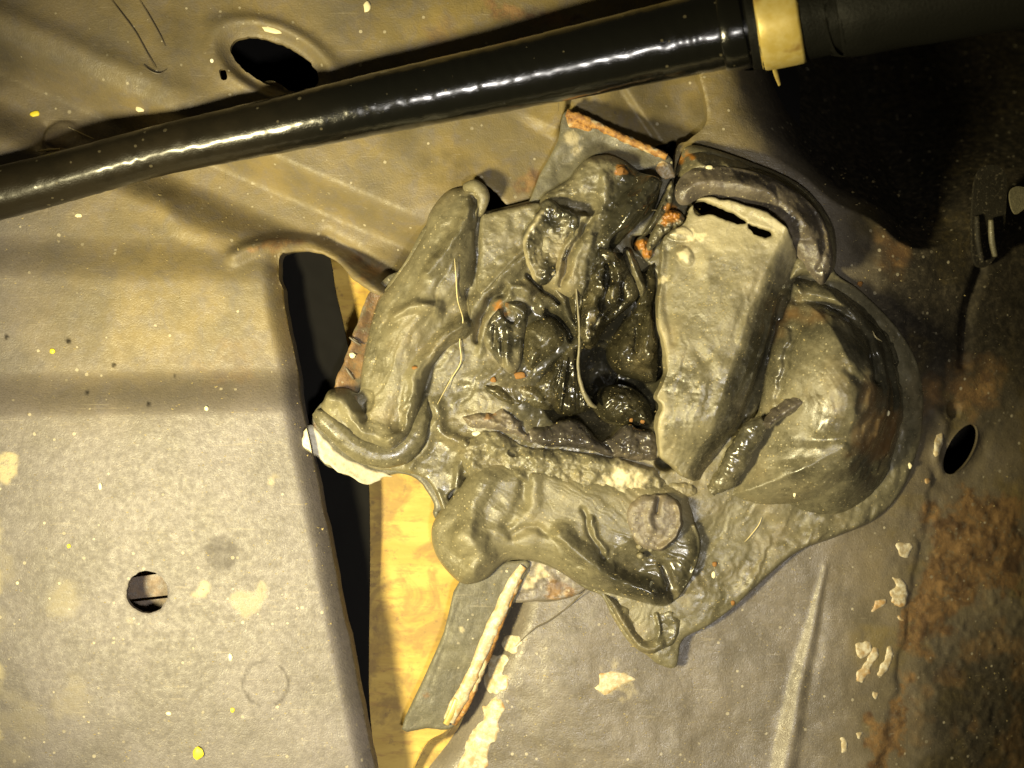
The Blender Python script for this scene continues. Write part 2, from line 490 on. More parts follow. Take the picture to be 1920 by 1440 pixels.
t = NT('black_hose')
n = t.noise(5, 3, 0.7)
t.done((0.006, 0.006, 0.005), 0.5, t.bump(n, 2.5, 0.5), spec=0.1)
t = NT('zinc_band')
n = t.noise(22, 4); n2 = t.noise(60, 3)
c = t.mix(t.ramp(n, 0.35, 0.65), (0.44, 0.33, 0.085), (0.50, 0.40, 0.15))
c = t.mix(t.ramp(n2, 0.55, 0.7), c, (0.28, 0.18, 0.05))
t.done(c, 0.4, t.bump(n, 1.5, 0.4), metal=0.25)
t = NT('plywood')
n = t.noise(70, 6, 0.65, stretch=(0.35, 1.6, 1)); n2 = t.noise(18, 4, 0.7, stretch=(0.4, 1.5, 1)); n3 = t.noise(90, 4, 0.65, dist=0.8)
c = t.mix(t.ramp(n, 0.35, 0.65), (0.40, 0.25, 0.03), (0.52, 0.35, 0.06))
c = t.mix(t.ramp(n2, 0.5, 0.68, 0, 0.8), c, (0.33, 0.18, 0.03))
c = t.mix(t.ramp(n3, 0.46, 0.64, 0, 0.75), c, (0.22, 0.13, 0.02))
c = t.mix(t.ramp(t.noise(25, 5, 0.75), 0.55, 0.7, 0, 0.7), c, (0.16, 0.09, 0.02))
t.done(c, 0.6, t.bump(n2, 2, 0.3))
t = NT('hair_pale'); t.done((0.62, 0.52, 0.26), 0.4)
t = NT('hair_dark'); t.done((0.10, 0.08, 0.05), 0.5)

def blobs(lst, soft=10, warp=(26, 10), seed=4):
    """union of soft spots (x, y, r) with a ragged rim"""
    def f(X, Y):
        n = fbm(X, Y, warp[0], seed, 3) * warp[1]
        r = np.zeros(X.shape)
        for x, y, rr in lst:
            r = np.maximum(r, sstep(soft, -soft, np.hypot(X - x, Y - y) - rr + n))
        return r
    return f
def poly(pl, soft=14, warp=(40, 16), seed=6, amt=1.0):
    L = np.array(pl, float)
    def f(X, Y):
        n = fbm(X, Y, warp[0], seed, 4) * warp[1]
        d = seg_dist(X, Y, L, True)[0]
        d = np.where(inside(X, Y, L), -d, d)
        return amt * sstep(soft, -soft, d + n)
    return f
def fmax(*fs):
    return lambda X, Y: np.maximum.reduce([f(X, Y) for f in fs])

# ---------------------------------------------------------------- wooden floor far below
def floor_z(X, Y): return -24 - 70 * np.clip((1440 - Y) / 900, 0, 1) ** 0.75 - 900 * sstep(1000, 1400, X) - 400 * sstep(470, 380, Y)
fl = sheet('floor', [(-900, -900), (2900, -900), (2900, 2500), (-900, 2500)], 'plywood', None, z=floor_z, step=30, sub=1, zref=-150)
tag(fl, 'yellow wooden board far below the gap between the panels', None, None, 'structure')

# ---------------------------------------------------------------- left and upper steel panel
PANEL = [(-420, -420), (1360, -420), (1350, 120), (1340, 330), (1250, 480), (980, 560), (790, 560), (728, 556), (700, 548), (668, 527), (634, 494), (600, 474),
         (560, 467), (524, 476), (523, 500), (533, 560), (560, 690), (590, 835), (622, 985), (655, 1160), (688, 1320), (712, 1440), (750, 1640), (700, 1760), (-420, 1760)]
def ell(cx, cy, a, b, rot, n=14):
    r = math.radians(rot)
    return [(cx + a * math.cos(t) * math.cos(r) - b * math.sin(t) * math.sin(r), cy + a * math.cos(t) * math.sin(r) + b * math.sin(t) * math.cos(r)) for t in np.linspace(0, 2 * math.pi, n, endpoint=False)]
big_hole = ell(512, 116, 90, 40, 24)
small_hole = ell(290, 1102, 38, 39, 0)
slit = [(884, 346), (905, 342), (928, 356), (945, 374), (958, 390), (940, 400), (915, 402), (900, 385)]
tiny = ell(419, 139, 7, 12, -20, 8)
rag = [(1232, 268), (1258, 255), (1276, 252), (1274, 300), (1266, 310), (1248, 292)]
def panel_z(X, Y):
    low = sstep(0, 1, (X + 300) / 500)
    # left part: two soft steps down towards the top
    z = 84 - 48 * (1 - sstep(698, 786, Y + 0.02 * X)) - 34 * (1 - sstep(435, 525, Y - 0.02 * X))
    # diagonal pressed groove of the upper part
    t = Y - 0.43 * X - 0
    up = 1 - sstep(330, 470, Y - 0.30 * X + 60)
    z = z + 80 * (1 - sstep(62, 138, t)) - 62 * (1 - sstep(180, 270, t))
    z = z + 14 * np.exp(-((t - 30) / 30) ** 2) * sstep(480, 250, X)
    # rim round the big hole
    c, s = math.cos(math.radians(24)), math.sin(math.radians(24))
    u = ((X - 512) * c + (Y - 116) * s) / 1.5; v = -(X - 512) * s + (Y - 116) * c
    r = np.hypot(u, v * 1.25)
    z = z + 11 * np.exp(-((r - 82) / 16) ** 2) - 10 * sstep(80, 55, r)
    # the right end sinks behind the sealant
    z = z - 56 * sstep(720, 850, X) * sstep(380, 480, Y)
    z = z - 30 * sstep(800, 1100, X) * sstep(700, 300, Y)
    z = z - 34 * sstep(1150, 1290, X)
    # rolled lower edge along the gap
    return z
gap_edge = [(524, 470), (533, 560), (560, 690), (590, 835), (622, 985), (655, 1160), (688, 1320), (712, 1440), (760, 1700)]
def gap_roll(X, Y):
    d, _, _, tt, s = seg_dist(X, Y, spline(gap_edge, False, 4), False)
    return -60 * np.clip(1 - d / 40, 0, 1) ** 2.0 * sstep(462, 500, Y)
body = thing('body_panel', (300, 900), 0, 'dusty grey brown steel panel with a drilled hole and a rolled edge', 'car panel')
bp = sheet('pressed_sheet', PANEL, 'undercoat', body, z=panel_z, step=4.0, holes=[big_hole, small_hole, slit, tiny, rag], skirt=46, zref=30, jag=[(40, 2.0), (9, 1.2)],
           feats=[('f', gap_roll),
                  ('r', [(440, 478), (480, 458), (530, 448), (590, 452), (630, 470), (665, 505), (705, 540)], 20, 22),
                  ('g', [(600, 440), (650, 468), (700, 500), (740, 520)], 18, 22),
                  ('r', [(300, 370), (330, 420), (400, 450)], 22, 6),
                  ('d', 92, 238, 34, 30, 0, 16, 0.6), ('g', [(56, 220), (54, 252), (66, 276)], 7, 10),
                  ('s', [(1160, 140), (1215, 215), (1250, 260)], 6, -14, 60),
                  ('s', [(1068, 150), (1062, 205), (1040, 255)], 5, 16, 60)],
           noise=[(150, 1.6), (40, 0.6)], fade=1.0,
           attrs={'tan': lambda X, Y: np.maximum(sstep(480, 250, Y - 0.05 * X) * (0.55 + 0.6 * sstep(400, 900, X)), 0.8 * sstep(900, 640, Y + 0.15 * X) * sstep(-150, 300, X)),
                  'pale': fmax(lambda X, Y: 0.3 * blobs([(132, 1112, 28)], 14)(X, Y), lambda X, Y: 0.45 * blobs([(472, 1126, 26), (494, 1108, 12)], 4)(X, Y), lambda X, Y: 0.2 * blobs([(50, 1330, 40), (140, 1290, 24), (10, 1180, 20), (8, 1060, 16), (20, 1400, 30)], 24, (30, 30))(X, Y),
                               lambda X, Y: 0.8 * sstep(26, 4, X + 12 * fbm(X, Y, 30, 8)) * sstep(860, 1000, Y), blobs([(36, 870, 22), (520, 900, 9), (388, 1100, 9), (255, 1155, 6)], 6)),
                  'dark': fmax(lambda X, Y: 0.4 * np.exp(-((np.hypot(X - 508, Y - 1270) - 41) / 2.6) ** 2) * (vnoise(X, Y, 22, 3) > -0.35),
                               lambda X, Y: 0.28 * sstep(36, 26, np.hypot(X - 428, Y - 1030)), lambda X, Y: 0.4 * sstep(0.0, 1.0, fbm(X, Y, 160, 33)) * sstep(250, 150, Y - 0.1 * X),
                               lambda X, Y: 0.4 * blobs([(790, 300, 24), (740, 270, 18), (330, 60, 60), (860, 330, 40), (1330, 180, 30), (1180, 160, 16), (1250, 185, 12)], 40, (50, 24))(X, Y),
                               blobs([(15, 631, 3), (130, 640, 4), (290, 757, 5), (215, 685, 3), (172, 735, 3), (330, 705, 3)], 2, (10, 2))),
                  'rust': fmax(poly([(470, 470), (490, 446), (530, 438), (560, 446), (520, 462)], 6, (16, 8)), poly([(900, -10), (980, 10), (1090, 22), (1060, 34), (990, 30), (930, 24)], 8, (18, 12)),
                               blobs([(1000, 335, 16), (985, 350, 12)], 8, (16, 8)), lambda X, Y: 0.25 * blobs([(445, 675, 26), (410, 690, 18)], 26, (22, 30), 12)(X, Y), lambda X, Y: 0.5 * blobs([(820, 60, 26), (838, 45, 18)], 14)(X, Y),
                               blobs([(690, 505, 16), (655, 480, 8)], 8), lambda X, Y: 0.35 * blobs([(90, 260, 22)], 12)(X, Y))})
sheet('hole_shade_liner', [(-420, -420), (1500, -420), (1500, 330), (1000, 520), (700, 470), (330, 330), (-420, 330)], 'shade_black', body, z=-170, step=40, sub=1, zref=-170)  # black sheet that paints the dark inside the upper holes
sheet('gap_shade_strip', [(470, 470), (540, 464), (607, 464), (628, 550), (648, 636), (664, 720), (678, 820), (690, 905), (693, 1000), (693, 1100), (692, 1200), (693, 1320), (706, 1440), (730, 1600), (640, 1600), (560, 1200), (480, 700)], 'shade_black', body, z=lambda X, Y: -8 - 30 * np.clip((1440 - Y) / 900, 0, 1), step=6, zref=-20, skirt=8, noise=[(60, 3)], attrs={'dark': lambda X, Y: 0.75 + 0.25 * sstep(600, 590, Y)})  # added black strip in the shape of the gap's shadow
# ring of cast mud inside the big hole and the sheet below it
sheet('inner_lip', [(452, 166), (476, 156), (504, 150), (530, 160), (556, 186), (540, 206), (480, 200)], 'bare_grey', body, z=lambda X, Y: 0 - 0.5 * np.abs(X - 515), step=4, noise=[(14, 6)], zref=0, attrs={'tan': 0.9})
sheet('backing_strip', [(235, 1085), (350, 1068), (352, 1112), (240, 1124)], 'undercoat', body, z=6, step=6, skirt=8, zref=6, sub=1, attrs={'rust': 0.55})
sheet('backing_strip', [(235, 1130), (350, 1117), (352, 1170), (240, 1180)], 'undercoat', body, z=10, step=6, skirt=8, zref=10, sub=1, attrs={'rust': 0.4})

# ---------------------------------------------------------------- right steel panel
RIGHT = [(975, 1060), (935, 1170), (885, 1285), (842, 1372), (800, 1400), (772, 1455), (735, 1560), (760, 1800), (2500, 1800), (2500, -500), (1230, -500),
         (1280, 0), (1306, 120), (1326, 222), (1292, 262), (1266, 292), (1270, 480), (1300, 700), (1290, 900), (1150, 960), (1040, 1000)]
edge_c = [(1240, 262), (1330, 268), (1420, 290), (1500, 335), (1560, 385), (1640, 420), (1700, 462), (1760, 470), (1830, 440), (1880, 400), (2000, 330), (2400, 100)]
EC = spline(edge_c, False, 5)
seam = [(1790, 700), (1770, 860), (1750, 960), (1715, 1110), (1695, 1230), (1682, 1320), (1650, 1440), (1600, 1700)]
SM = spline(seam, False, 5)
oval = ell(1826, 846, 55, 27, -56)
def right_z(X, Y):
    z = 0.0 * X
    d, _, _, tt, s = seg_dist(X, Y, EC, False)
    z = z - np.where(s < 0, 1500 * (1 - np.exp(-np.clip(d - 8, 0, None) / 950)), 0) * sstep(1350, 1560, X)  # steep fall-away shaped to turn the upper right from the lamp
    z = z - drop(X) - 0.0004 * np.clip(X - 1650, 0, None) ** 2 * 0.6
    d, _, _, tt, s = seg_dist(X, Y, SM, False)
    z = z - 5 * sstep(-9, 9, -d * s + 10 * vnoise(X, Y, 26, 4)) * sstep(700, 900, Y)
    # soft crease
    return z
def left_roll(X, Y):
    d = seg_dist(X, Y, spline([(975, 1040), (935, 1170), (885, 1285), (842, 1372), (772, 1455), (735, 1560), (720, 1800)], False, 4), False)[0]
    return -60 * np.clip(1 - d / 62, 0, 1) ** 1.8
right = thing('inner_panel', (1500, 1250), 0, 'lilac grey steel panel under the sealant, rusty along its far side', 'car panel')
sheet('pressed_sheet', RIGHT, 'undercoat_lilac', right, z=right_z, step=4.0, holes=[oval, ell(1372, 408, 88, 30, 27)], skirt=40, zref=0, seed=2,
      feats=[('f', lambda X, Y: 2.0 * np.clip(fbm(X, Y, 14, 61) + 0.2, 0, 1.2) * sstep(1660, 1760, X + 40 * fbm(X, Y, 50, 17)) * sstep(900, 1000, Y)), ('f', left_roll), ('r', [(1548, 1060, 0.25), (1535, 1120, 0.6), (1522, 1190, 0.9), (1500, 1280, 1.1), (1478, 1400, 1.3), (1450, 1560, 1.4)], 19, 14),
             ('s', [(1550, 1080), (1535, 1200), (1500, 1340), (1470, 1480)], 22, -8, 400), ('d', 1135, 1330, 240, 150, 60, 10, 1.0),
             ('r', [(1770, 770), (1790, 800), (1772, 850), (1780, 890)], 14, 6), ('d', 1810, 770, 16, 18, 0, -14, 0.5), ('d', 1808, 775, 20, 16, 0, 5, 0.5),
             ('g', [(1775, 900), (1800, 915), (1860, 880), (1884, 820)], 20, 4),
             ('g', [(1870, 500), (1840, 580), (1830, 680)], 16, 14)],
      noise=[(140, 3.0), (30, 0.9)], fade=1.0,
      attrs={'rust': fmax(poly([(1762, 975), (1830, 950), (1990, 900), (1990, 1100), (1870, 1140), (1800, 1190), (1740, 1230), (1700, 1260), (1690, 1220), (1735, 1100)], 14, (40, 34)),
                          poly([(1690, 1300), (1712, 1330), (1700, 1400), (1680, 1440), (1650, 1520), (1600, 1560), (1640, 1420), (1625, 1350), (1660, 1350)], 8, (24, 22)),
                          blobs([(1745, 730, 20), (1690, 470, 16), (1880, 1000, 50), (1850, 730, 40)], 30, (40, 30)),
                          lambda X, Y: 0.5 * sstep(0.1, 0.8, fbm(X, Y, 50, 17)) * sstep(1690, 1760, X) * sstep(850, 1050, Y)),
             'dark': lambda X, Y: np.maximum(1.0 * sstep(10, 60, EC[0][1] * 0 + np.where(seg_dist(X, Y, EC, False)[4] < 0, seg_dist(X, Y, EC, False)[0], 0)) * sstep(1330, 1560, X),  # upper right shadow painted into the colour beyond the edge curve
                                             np.maximum(0.8 * sstep(1700, 1790, X + 30 * fbm(X, Y, 60, 2)) * sstep(1150, 1300, Y), 0.92 * sstep(1520, 1700, X + 20 * fbm(X, Y, 60, 9)) * sstep(980, 620, Y))),  # right side painted darker to imitate light falling off
             'tan': lambda X, Y: np.maximum(0.9 * sstep(1520, 1300, X) * sstep(480, 300, Y), sstep(1520, 1660, X) * (0.35 + 0.5 * sstep(0.0, 0.7, fbm(X, Y, 90, 5)))),
             'pale': lambda X, Y: 0.5 * blobs([(1150, 1275, 26), (1175, 1288, 14)], 6, (14, 16))(X, Y)})
sheet('hole_shade_liner', [(1720, 640), (2100, 640), (2100, 1100), (1720, 1100)], 'undercoat_dark', right, z=-380, step=40, sub=1, zref=-380)  # dark sheet added so the oval hole reads as black
# flakes of cream paint left standing on the right panel
FL = [[(962, 1190), (975, 1200), (968, 1222), (950, 1226), (940, 1214)],
      [(938, 1232), (952, 1240), (946, 1262), (958, 1276), (934, 1300), (912, 1296), (904, 1274), (916, 1262), (918, 1244)],
      [(928, 1304), (944, 1312), (946, 1330), (934, 1352), (936, 1380), (914, 1404), (910, 1440), (880, 1480), (838, 1490), (852, 1450), (866, 1410), (884, 1376), (906, 1352), (912, 1326)],
      [(1126, 1262), (1150, 1256), (1176, 1266), (1192, 1274), (1164, 1284), (1146, 1300), (1128, 1296), (1112, 1288), (1122, 1276)],
      [(1688, 1020), (1712, 1018), (1716, 1040), (1702, 1052), (1688, 1040)], [(1676, 1084), (1700, 1096), (1710, 1118), (1704, 1142), (1684, 1136), (1672, 1116), (1682, 1100)],
      [(1644, 1124), (1664, 1122), (1660, 1140), (1640, 1152), (1640, 1136)], [(1606, 1216), (1620, 1206), (1638, 1212), (1634, 1226), (1612, 1232)],
      [(1640, 1216), (1652, 1226), (1640, 1250), (1626, 1276), (1608, 1280), (1610, 1262), (1628, 1244)], [(1668, 1216), (1680, 1226), (1676, 1246), (1656, 1270), (1646, 1268), (1660, 1244)],
      [(1640, 1298), (1654, 1300), (1652, 1312), (1642, 1312)], [(1578, 1386), (1590, 1388), (1586, 1408), (1574, 1406)], [(1746, 898), (1762, 902), (1756, 912), (1744, 908)],
      [(1772, 816), (1784, 822), (1780, 850), (1768, 856), (1766, 838)], [(1692, 1160), (1706, 1160), (1704, 1168), (1694, 1168)], [(1608, 1376), (1618, 1378), (1614, 1388)]]
def surf(mesh_objs):
    from mathutils.bvhtree import BVHTree
    dg = None
    out = []
    for o in mesh_objs:
        me = o.data
        v = np.empty(len(me.vertices) * 3, np.float32); me.vertices.foreach_get('co', v); v = v.reshape(-1, 3)
        if o.parent: v = v + np.array(ROOTLOC[o.parent.name], np.float32)
        f = np.empty(len(me.loops), np.int32); me.loops.foreach_get('vertex_index', f)
        out.append(BVHTree.FromPolygons(v.tolist(), f.reshape(-1, 4).tolist()))
    return out
def height(bv, p):
    """height of the first surface under a drawing point, along the vertical"""
    z = -1e9
    w = W(p, 0)
    for b in bv:
        h = b.ray_cast(Vector((w.x, w.y, 1.0)), Vector((0, 0, -1)))
        if h[0] is not None: z = max(z, h[0].z / S)
    return z if z > -1e8 else 0.0
rp = [o for o in right.children if o.name.startswith('pressed_sheet')]
bvr = surf(rp)
for i, ol in enumerate(FL):
    def fz(X, Y):
        out = np.empty(X.shape, np.float32)
        for ix in np.ndindex(X.shape): out[ix] = height(bvr, (X[ix], Y[ix])) - 0.3
        return out
    sheet('paint_flake', ol, 'cream_paint', right, z=fz, th=2.2, ew=2.0, step=2.6, zref=0, noise=[(7, 0.6)], skirt=3, seed=20 + i, jag=[(16, 5), (6, 2.5)])

# folded tab with two bright ridges and a pale washer at the far upper right
tab = thing('clip_bracket', (1850, 440), -60, 'dark folded clip with two glinting ridges beside a pale tab, at the far right edge', 'bracket')
sheet('clip_plate', [(1825, 330), (1880, 320), (1890, 400), (1880, 470), (1850, 500), (1826, 470)], 'undercoat_dark', tab, z=lambda X, Y: -60 - 0.2 * (Y - 400) - 0.3 * (X - 1850), step=4, skirt=12, zref=-60)
sweep('ridge', [(1832, 405, -52, 5), (1834, 450, -58, 6), (1842, 490, -70, 5)], 'undercoat_dark', tab)
sweep('ridge', [(1858, 412, -52, 5), (1860, 450, -60, 6), (1866, 480, -70, 5)], 'bare_grey', tab)
pale = sheet('pale_tab', [(1886, 362), (1902, 352), (1940, 362), (1960, 390), (1920, 392), (1898, 404), (1887, 386)], 'bare_grey', None, z=lambda X, Y: 0 + 0.25 * (1900 - X), step=4, skirt=6, zref=-20)
tag(pale, 'small pale rounded tab showing behind the dark clip at the picture edge', 'tab')

# ---------------------------------------------------------------- torn plate under the sealant
plate = thing('torn_plate', (620, 850), 5, 'torn steel plate under the sealant with a bare white corner and rusty edge', 'metal plate')
sheet('plate_sheet', [(714, 530), (690, 560), (668, 620), (656, 660), (640, 700), (628, 735), (600, 768), (588, 800), (571, 827), (596, 850), (640, 882), (692, 907), (722, 892), (752, 888), (778, 898), (798, 916), (812, 944), (820, 975), (880, 1000), (1000, 900), (1000, 600), (850, 520), (770, 500)],
      'bare_grey', plate, z=lambda X, Y: 2 + 55 * sstep(750, 585, X), step=3, skirt=12, zref=2, th=4, ew=6, noise=[(40, 2)], jag=[(14, 2.5)],
      feats=[('r', [(742, 893), (775, 900), (800, 925), (814, 960)], 9, 7)],
      attrs={'rust': lambda X, Y: np.maximum(sstep(700, 690, X - 0.2 * (900 - Y) + 60) * 0 + poly([(714, 520), (690, 550), (640, 690), (610, 750), (660, 760), (690, 690), (720, 600)], 8, (14, 10))(X, Y), poly([(560, 820), (600, 790), (606, 812), (580, 830)], 3, (8, 5))(X, Y)),
             'dark': 0.0})
sheet('bare_corner', [(591, 795), (612, 815), (640, 845), (690, 876), (735, 890), (722, 893), (692, 906), (640, 881), (597, 850), (574, 827)], 'white_paint', plate, z=lambda X, Y: 6.5 + 55 * sstep(750, 585, X), th=3, ew=4, step=2, zref=4, noise=[(20, 1.2)], skirt=4, jag=[(9, 2.5)])
for i, (x0_, y0_, x1_, y1_, r) in enumerate([(655, 632, 678, 648, 3), (648, 688, 664, 712, 3.4), (662, 634, 672, 640, 2)]):
    sweep('rust_sliver', [(x0_, y0_, 40, r * 0.6), ((x0_ + x1_) / 2, (y0_ + y1_) / 2 + 1, 38, r), (x1_, y1_, 36, r * 0.4)], 'hair_dark', plate, nseg=6, sub=3)

corner = thing('sheet_corner', (1120, 260), 20, 'small triangular sheet corner with a rusty upper edge above the glossy lump', 'metal sheet')
sheet('corner_sheet', [(1061, 206), (1110, 228), (1180, 258), (1250, 290), (1262, 312), (1264, 335), (1240, 430), (1080, 440), (985, 400), (990, 378), (1012, 330), (1046, 262)], 'bare_grey', corner, z=lambda X, Y: 22 + 0.02 * (X - 1000), step=3, skirt=16, zref=25, th=3, ew=5, noise=[(40, 3)], sub=4, jag=[(16, 2)],
      feats=[('g', [(1050, 320), (1110, 270), (1190, 285)], 22, 8)], attrs={'pale': blobs([(1072, 262, 12), (1082, 280, 8)], 5, (12, 5)), 'dark': lambda X, Y: 0.35 * sstep(0, 0.6, fbm(X, Y, 40, 7))})
sweep('rusty_edge', [(1062, 212, 30, 7), (1090, 222, 31, 9), (1130, 240, 32, 7), (1190, 268, 33, 7.5), (1250, 294, 34, 7)], 'rust', corner, bump=lambda A, L, R: 1.6 * np.sin(A * 3 + L * 0.3) + 1.5 * vnoise(L, A * 9, 7, 2))
sheet('rust_scab', [(1064, 212), (1092, 222), (1112, 236), (1104, 246), (1082, 240), (1066, 236)], 'rust', corner, z=27, th=6, ew=8, step=2, noise=[(8, 3)], zref=30)
sheet('cream_scab', [(1228, 318), (1240, 300), (1258, 308), (1266, 328), (1262, 334), (1244, 338)], 'cream_paint', corner, z=26, th=9, ew=9, step=2, noise=[(9, 3)], zref=30)

# ---------------------------------------------------------------- lower strip with a painted seam
strip = thing('steel_strip', (850, 1250), 12, 'narrow dark steel strip with a cream and rust painted seam along its right side', 'metal strip')
sheet('strip_plate', [(868, 1080), (986, 1050), (980, 1090), (940, 1180), (893, 1290), (862, 1350), (838, 1369), (800, 1366), (753, 1368), (790, 1282), (832, 1186)], 'bare_grey', strip, z=lambda X, Y: 14 - 0.02 * (Y - 1200), step=3, skirt=10, zref=14, sub=3, th=3, ew=5, noise=[(50, 2)],
      feats=[('t', [(900, 1080), (850, 1220), (790, 1368)], 60, 4, 0.35), ('g', [(862, 1130), (838, 1200), (806, 1290)], 3, 1.5)], attrs={'dark': 0.25, 'rust': blobs([(798, 1303, 6)], 2, (6, 2)), 'pale': blobs([(866, 1180, 5)], 2, (6, 2))})
sweep('painted_seam', [(982, 1062, 18, 8), (962, 1092, 20, 11), (938, 1145, 21, 12), (915, 1195, 20, 12), (893, 1248, 20, 11), (866, 1305, 19, 13), (842, 1352, 16, 11)], 'cream_paint', strip, flat=0.6, sub=10, bump=lambda A, L, R: 2.0 * fbm(L, A * 12, 22, 4))
sweep('rusty_lip', [(975, 1085, 18, 4), (950, 1140, 17, 6), (925, 1200, 15, 7), (900, 1262, 14, 6), (876, 1318, 13, 7), (850, 1358, 10, 5)], 'rust', strip, sub=10, bump=lambda A, L, R: 1.8 * fbm(L, A * 9, 9, 7))
sweep('bare_tip', [(857, 1310, 23, 6), (846, 1338, 22, 6.5), (836, 1358, 19, 6)], 'zinc_band', strip, flat=0.5)
shard = thing('rust_shard', (1030, 1095), 8, 'flat rusty lilac shard of sheet under the lower sealant lobe', 'metal shard')
sheet('shard_plate', [(985, 1050), (1035, 1050), (1100, 1090), (1088, 1112), (1050, 1124), (1000, 1128), (956, 1128), (962, 1100)], 'undercoat_lilac', shard, z=7, th=3, ew=5, step=2.5, skirt=6, zref=7, noise=[(14, 2)], attrs={'rust': blobs([(1040, 1105, 18), (1065, 1110, 12)], 6, (10, 6)), 'pale': blobs([(990, 1085, 14), (1012, 1070, 16)], 5, (12, 8))})

# ---------------------------------------------------------------- black pipe crossing above
pipe = thing('black_pipe', (700, 200), 250, 'glossy black pipe running diagonally across the top, held by a yellow band', 'pipe')
PP = [(-320, 440, 56, 50), (0, 362, 58, 49), (150, 323, 62, 47), (300, 282, 68, 46.5), (450, 250, 79, 50), (600, 218, 93, 54.5), (720, 192, 97, 57.5), (860, 163, 96, 61), (1000, 134, 100, 64.5), (1240, 80, 124, 71), (1400, 46, 150, 75), (1700, -10, 225, 76), (2300, -110, 360, 78)]
sweep('pipe_tube', PP, 'black_pipe', pipe, nseg=64, sub=40, bump=lambda A, L, R: 0.5 * vnoise(L, A * 40, 12, 3))
sweep('hose_collar', [(1352, 57, 141, 75), (1362, 55, 143, 80), (1392, 48, 148, 81), (1400, 46, 150, 78)], 'black_pipe', pipe, nseg=64, sub=6)
sweep('hose_sleeve', [(1400, 46, 150, 84), (1420, 42, 154, 86), (1560, 14, 186, 86), (1580, 10, 190, 96), (1700, -12, 225, 98), (2300, -120, 360, 104)], 'black_hose', pipe, nseg=64, sub=12, bump=lambda A, L, R: 1.2 * fbm(L, A * 60, 16, 3))
sweep('yellow_band', [(1425, 41, 155, 84), (1427, 40.5, 155.5, 91), (1494, 27.5, 171, 91), (1496, 27, 171.5, 84)], 'zinc_band', pipe, nseg=64, sub=4)
sweep('band_tail', [(1450, 118, 130, 5), (1455, 138, 105, 5), (1462, 160, 85, 3)], 'zinc_band', pipe, nseg=8, flat=0.5)
# ---------------------------------------------------------------- the mass of grey sealant
goo = thing('sealant_mass', (1150, 800), 0, 'large grey mass of smeared seam sealant with folds, a dome and a torn flap', 'sealant')
FILM = [(712, 560), (690, 640), (664, 735), (622, 790), (650, 850), (700, 878), (750, 884), (800, 900), (826, 950), (840, 1010), (860, 1070), (900, 1080), (960, 1050), (1030, 1062), (1098, 1104), (1128, 1118), (1150, 1160), (1180, 1205), (1212, 1228), (1236, 1246), (1268, 1250), (1280, 1200), (1330, 1172), (1385, 1130), (1440, 1080), (1500, 1034), (1570, 1008),
        (1650, 975), (1708, 915), (1744, 810), (1742, 705), (1700, 622), (1620, 545), (1566, 505), (1568, 430), (1510, 352), (1410, 305), (1300, 272), (1274, 300), (1262, 345), (1225, 360), (1150, 330), (1010, 372), (906, 396), (850, 400), (800, 420), (760, 490)]
def film_z(X, Y):
    z = 20 - 14 * sstep(1380, 1640, X) - drop(X)
    z = z - 92 * np.clip(1 - ((X - 1140) / 130) ** 2 - ((Y - 735) / 95) ** 2, 0, 1) ** 0.8
    z = z - 46 * np.clip(1 - ((X - 1185) / 70) ** 2 - ((Y - 610) / 130) ** 2, 0, 1) ** 0.7
    z = z - 90 * np.clip(1 - ((X - 1125) / 42) ** 2 - ((Y - 690) / 55) ** 2, 0, 1)
    z = z - 70 * np.clip(1 - ((X - 1206) / 24) ** 2 - ((Y - 455) / 22) ** 2, 0, 1)
    z = z - 60 * np.clip(1 - ((X - 1250) / 24) ** 2 - ((Y - 868) / 16) ** 2, 0, 1)
    return z
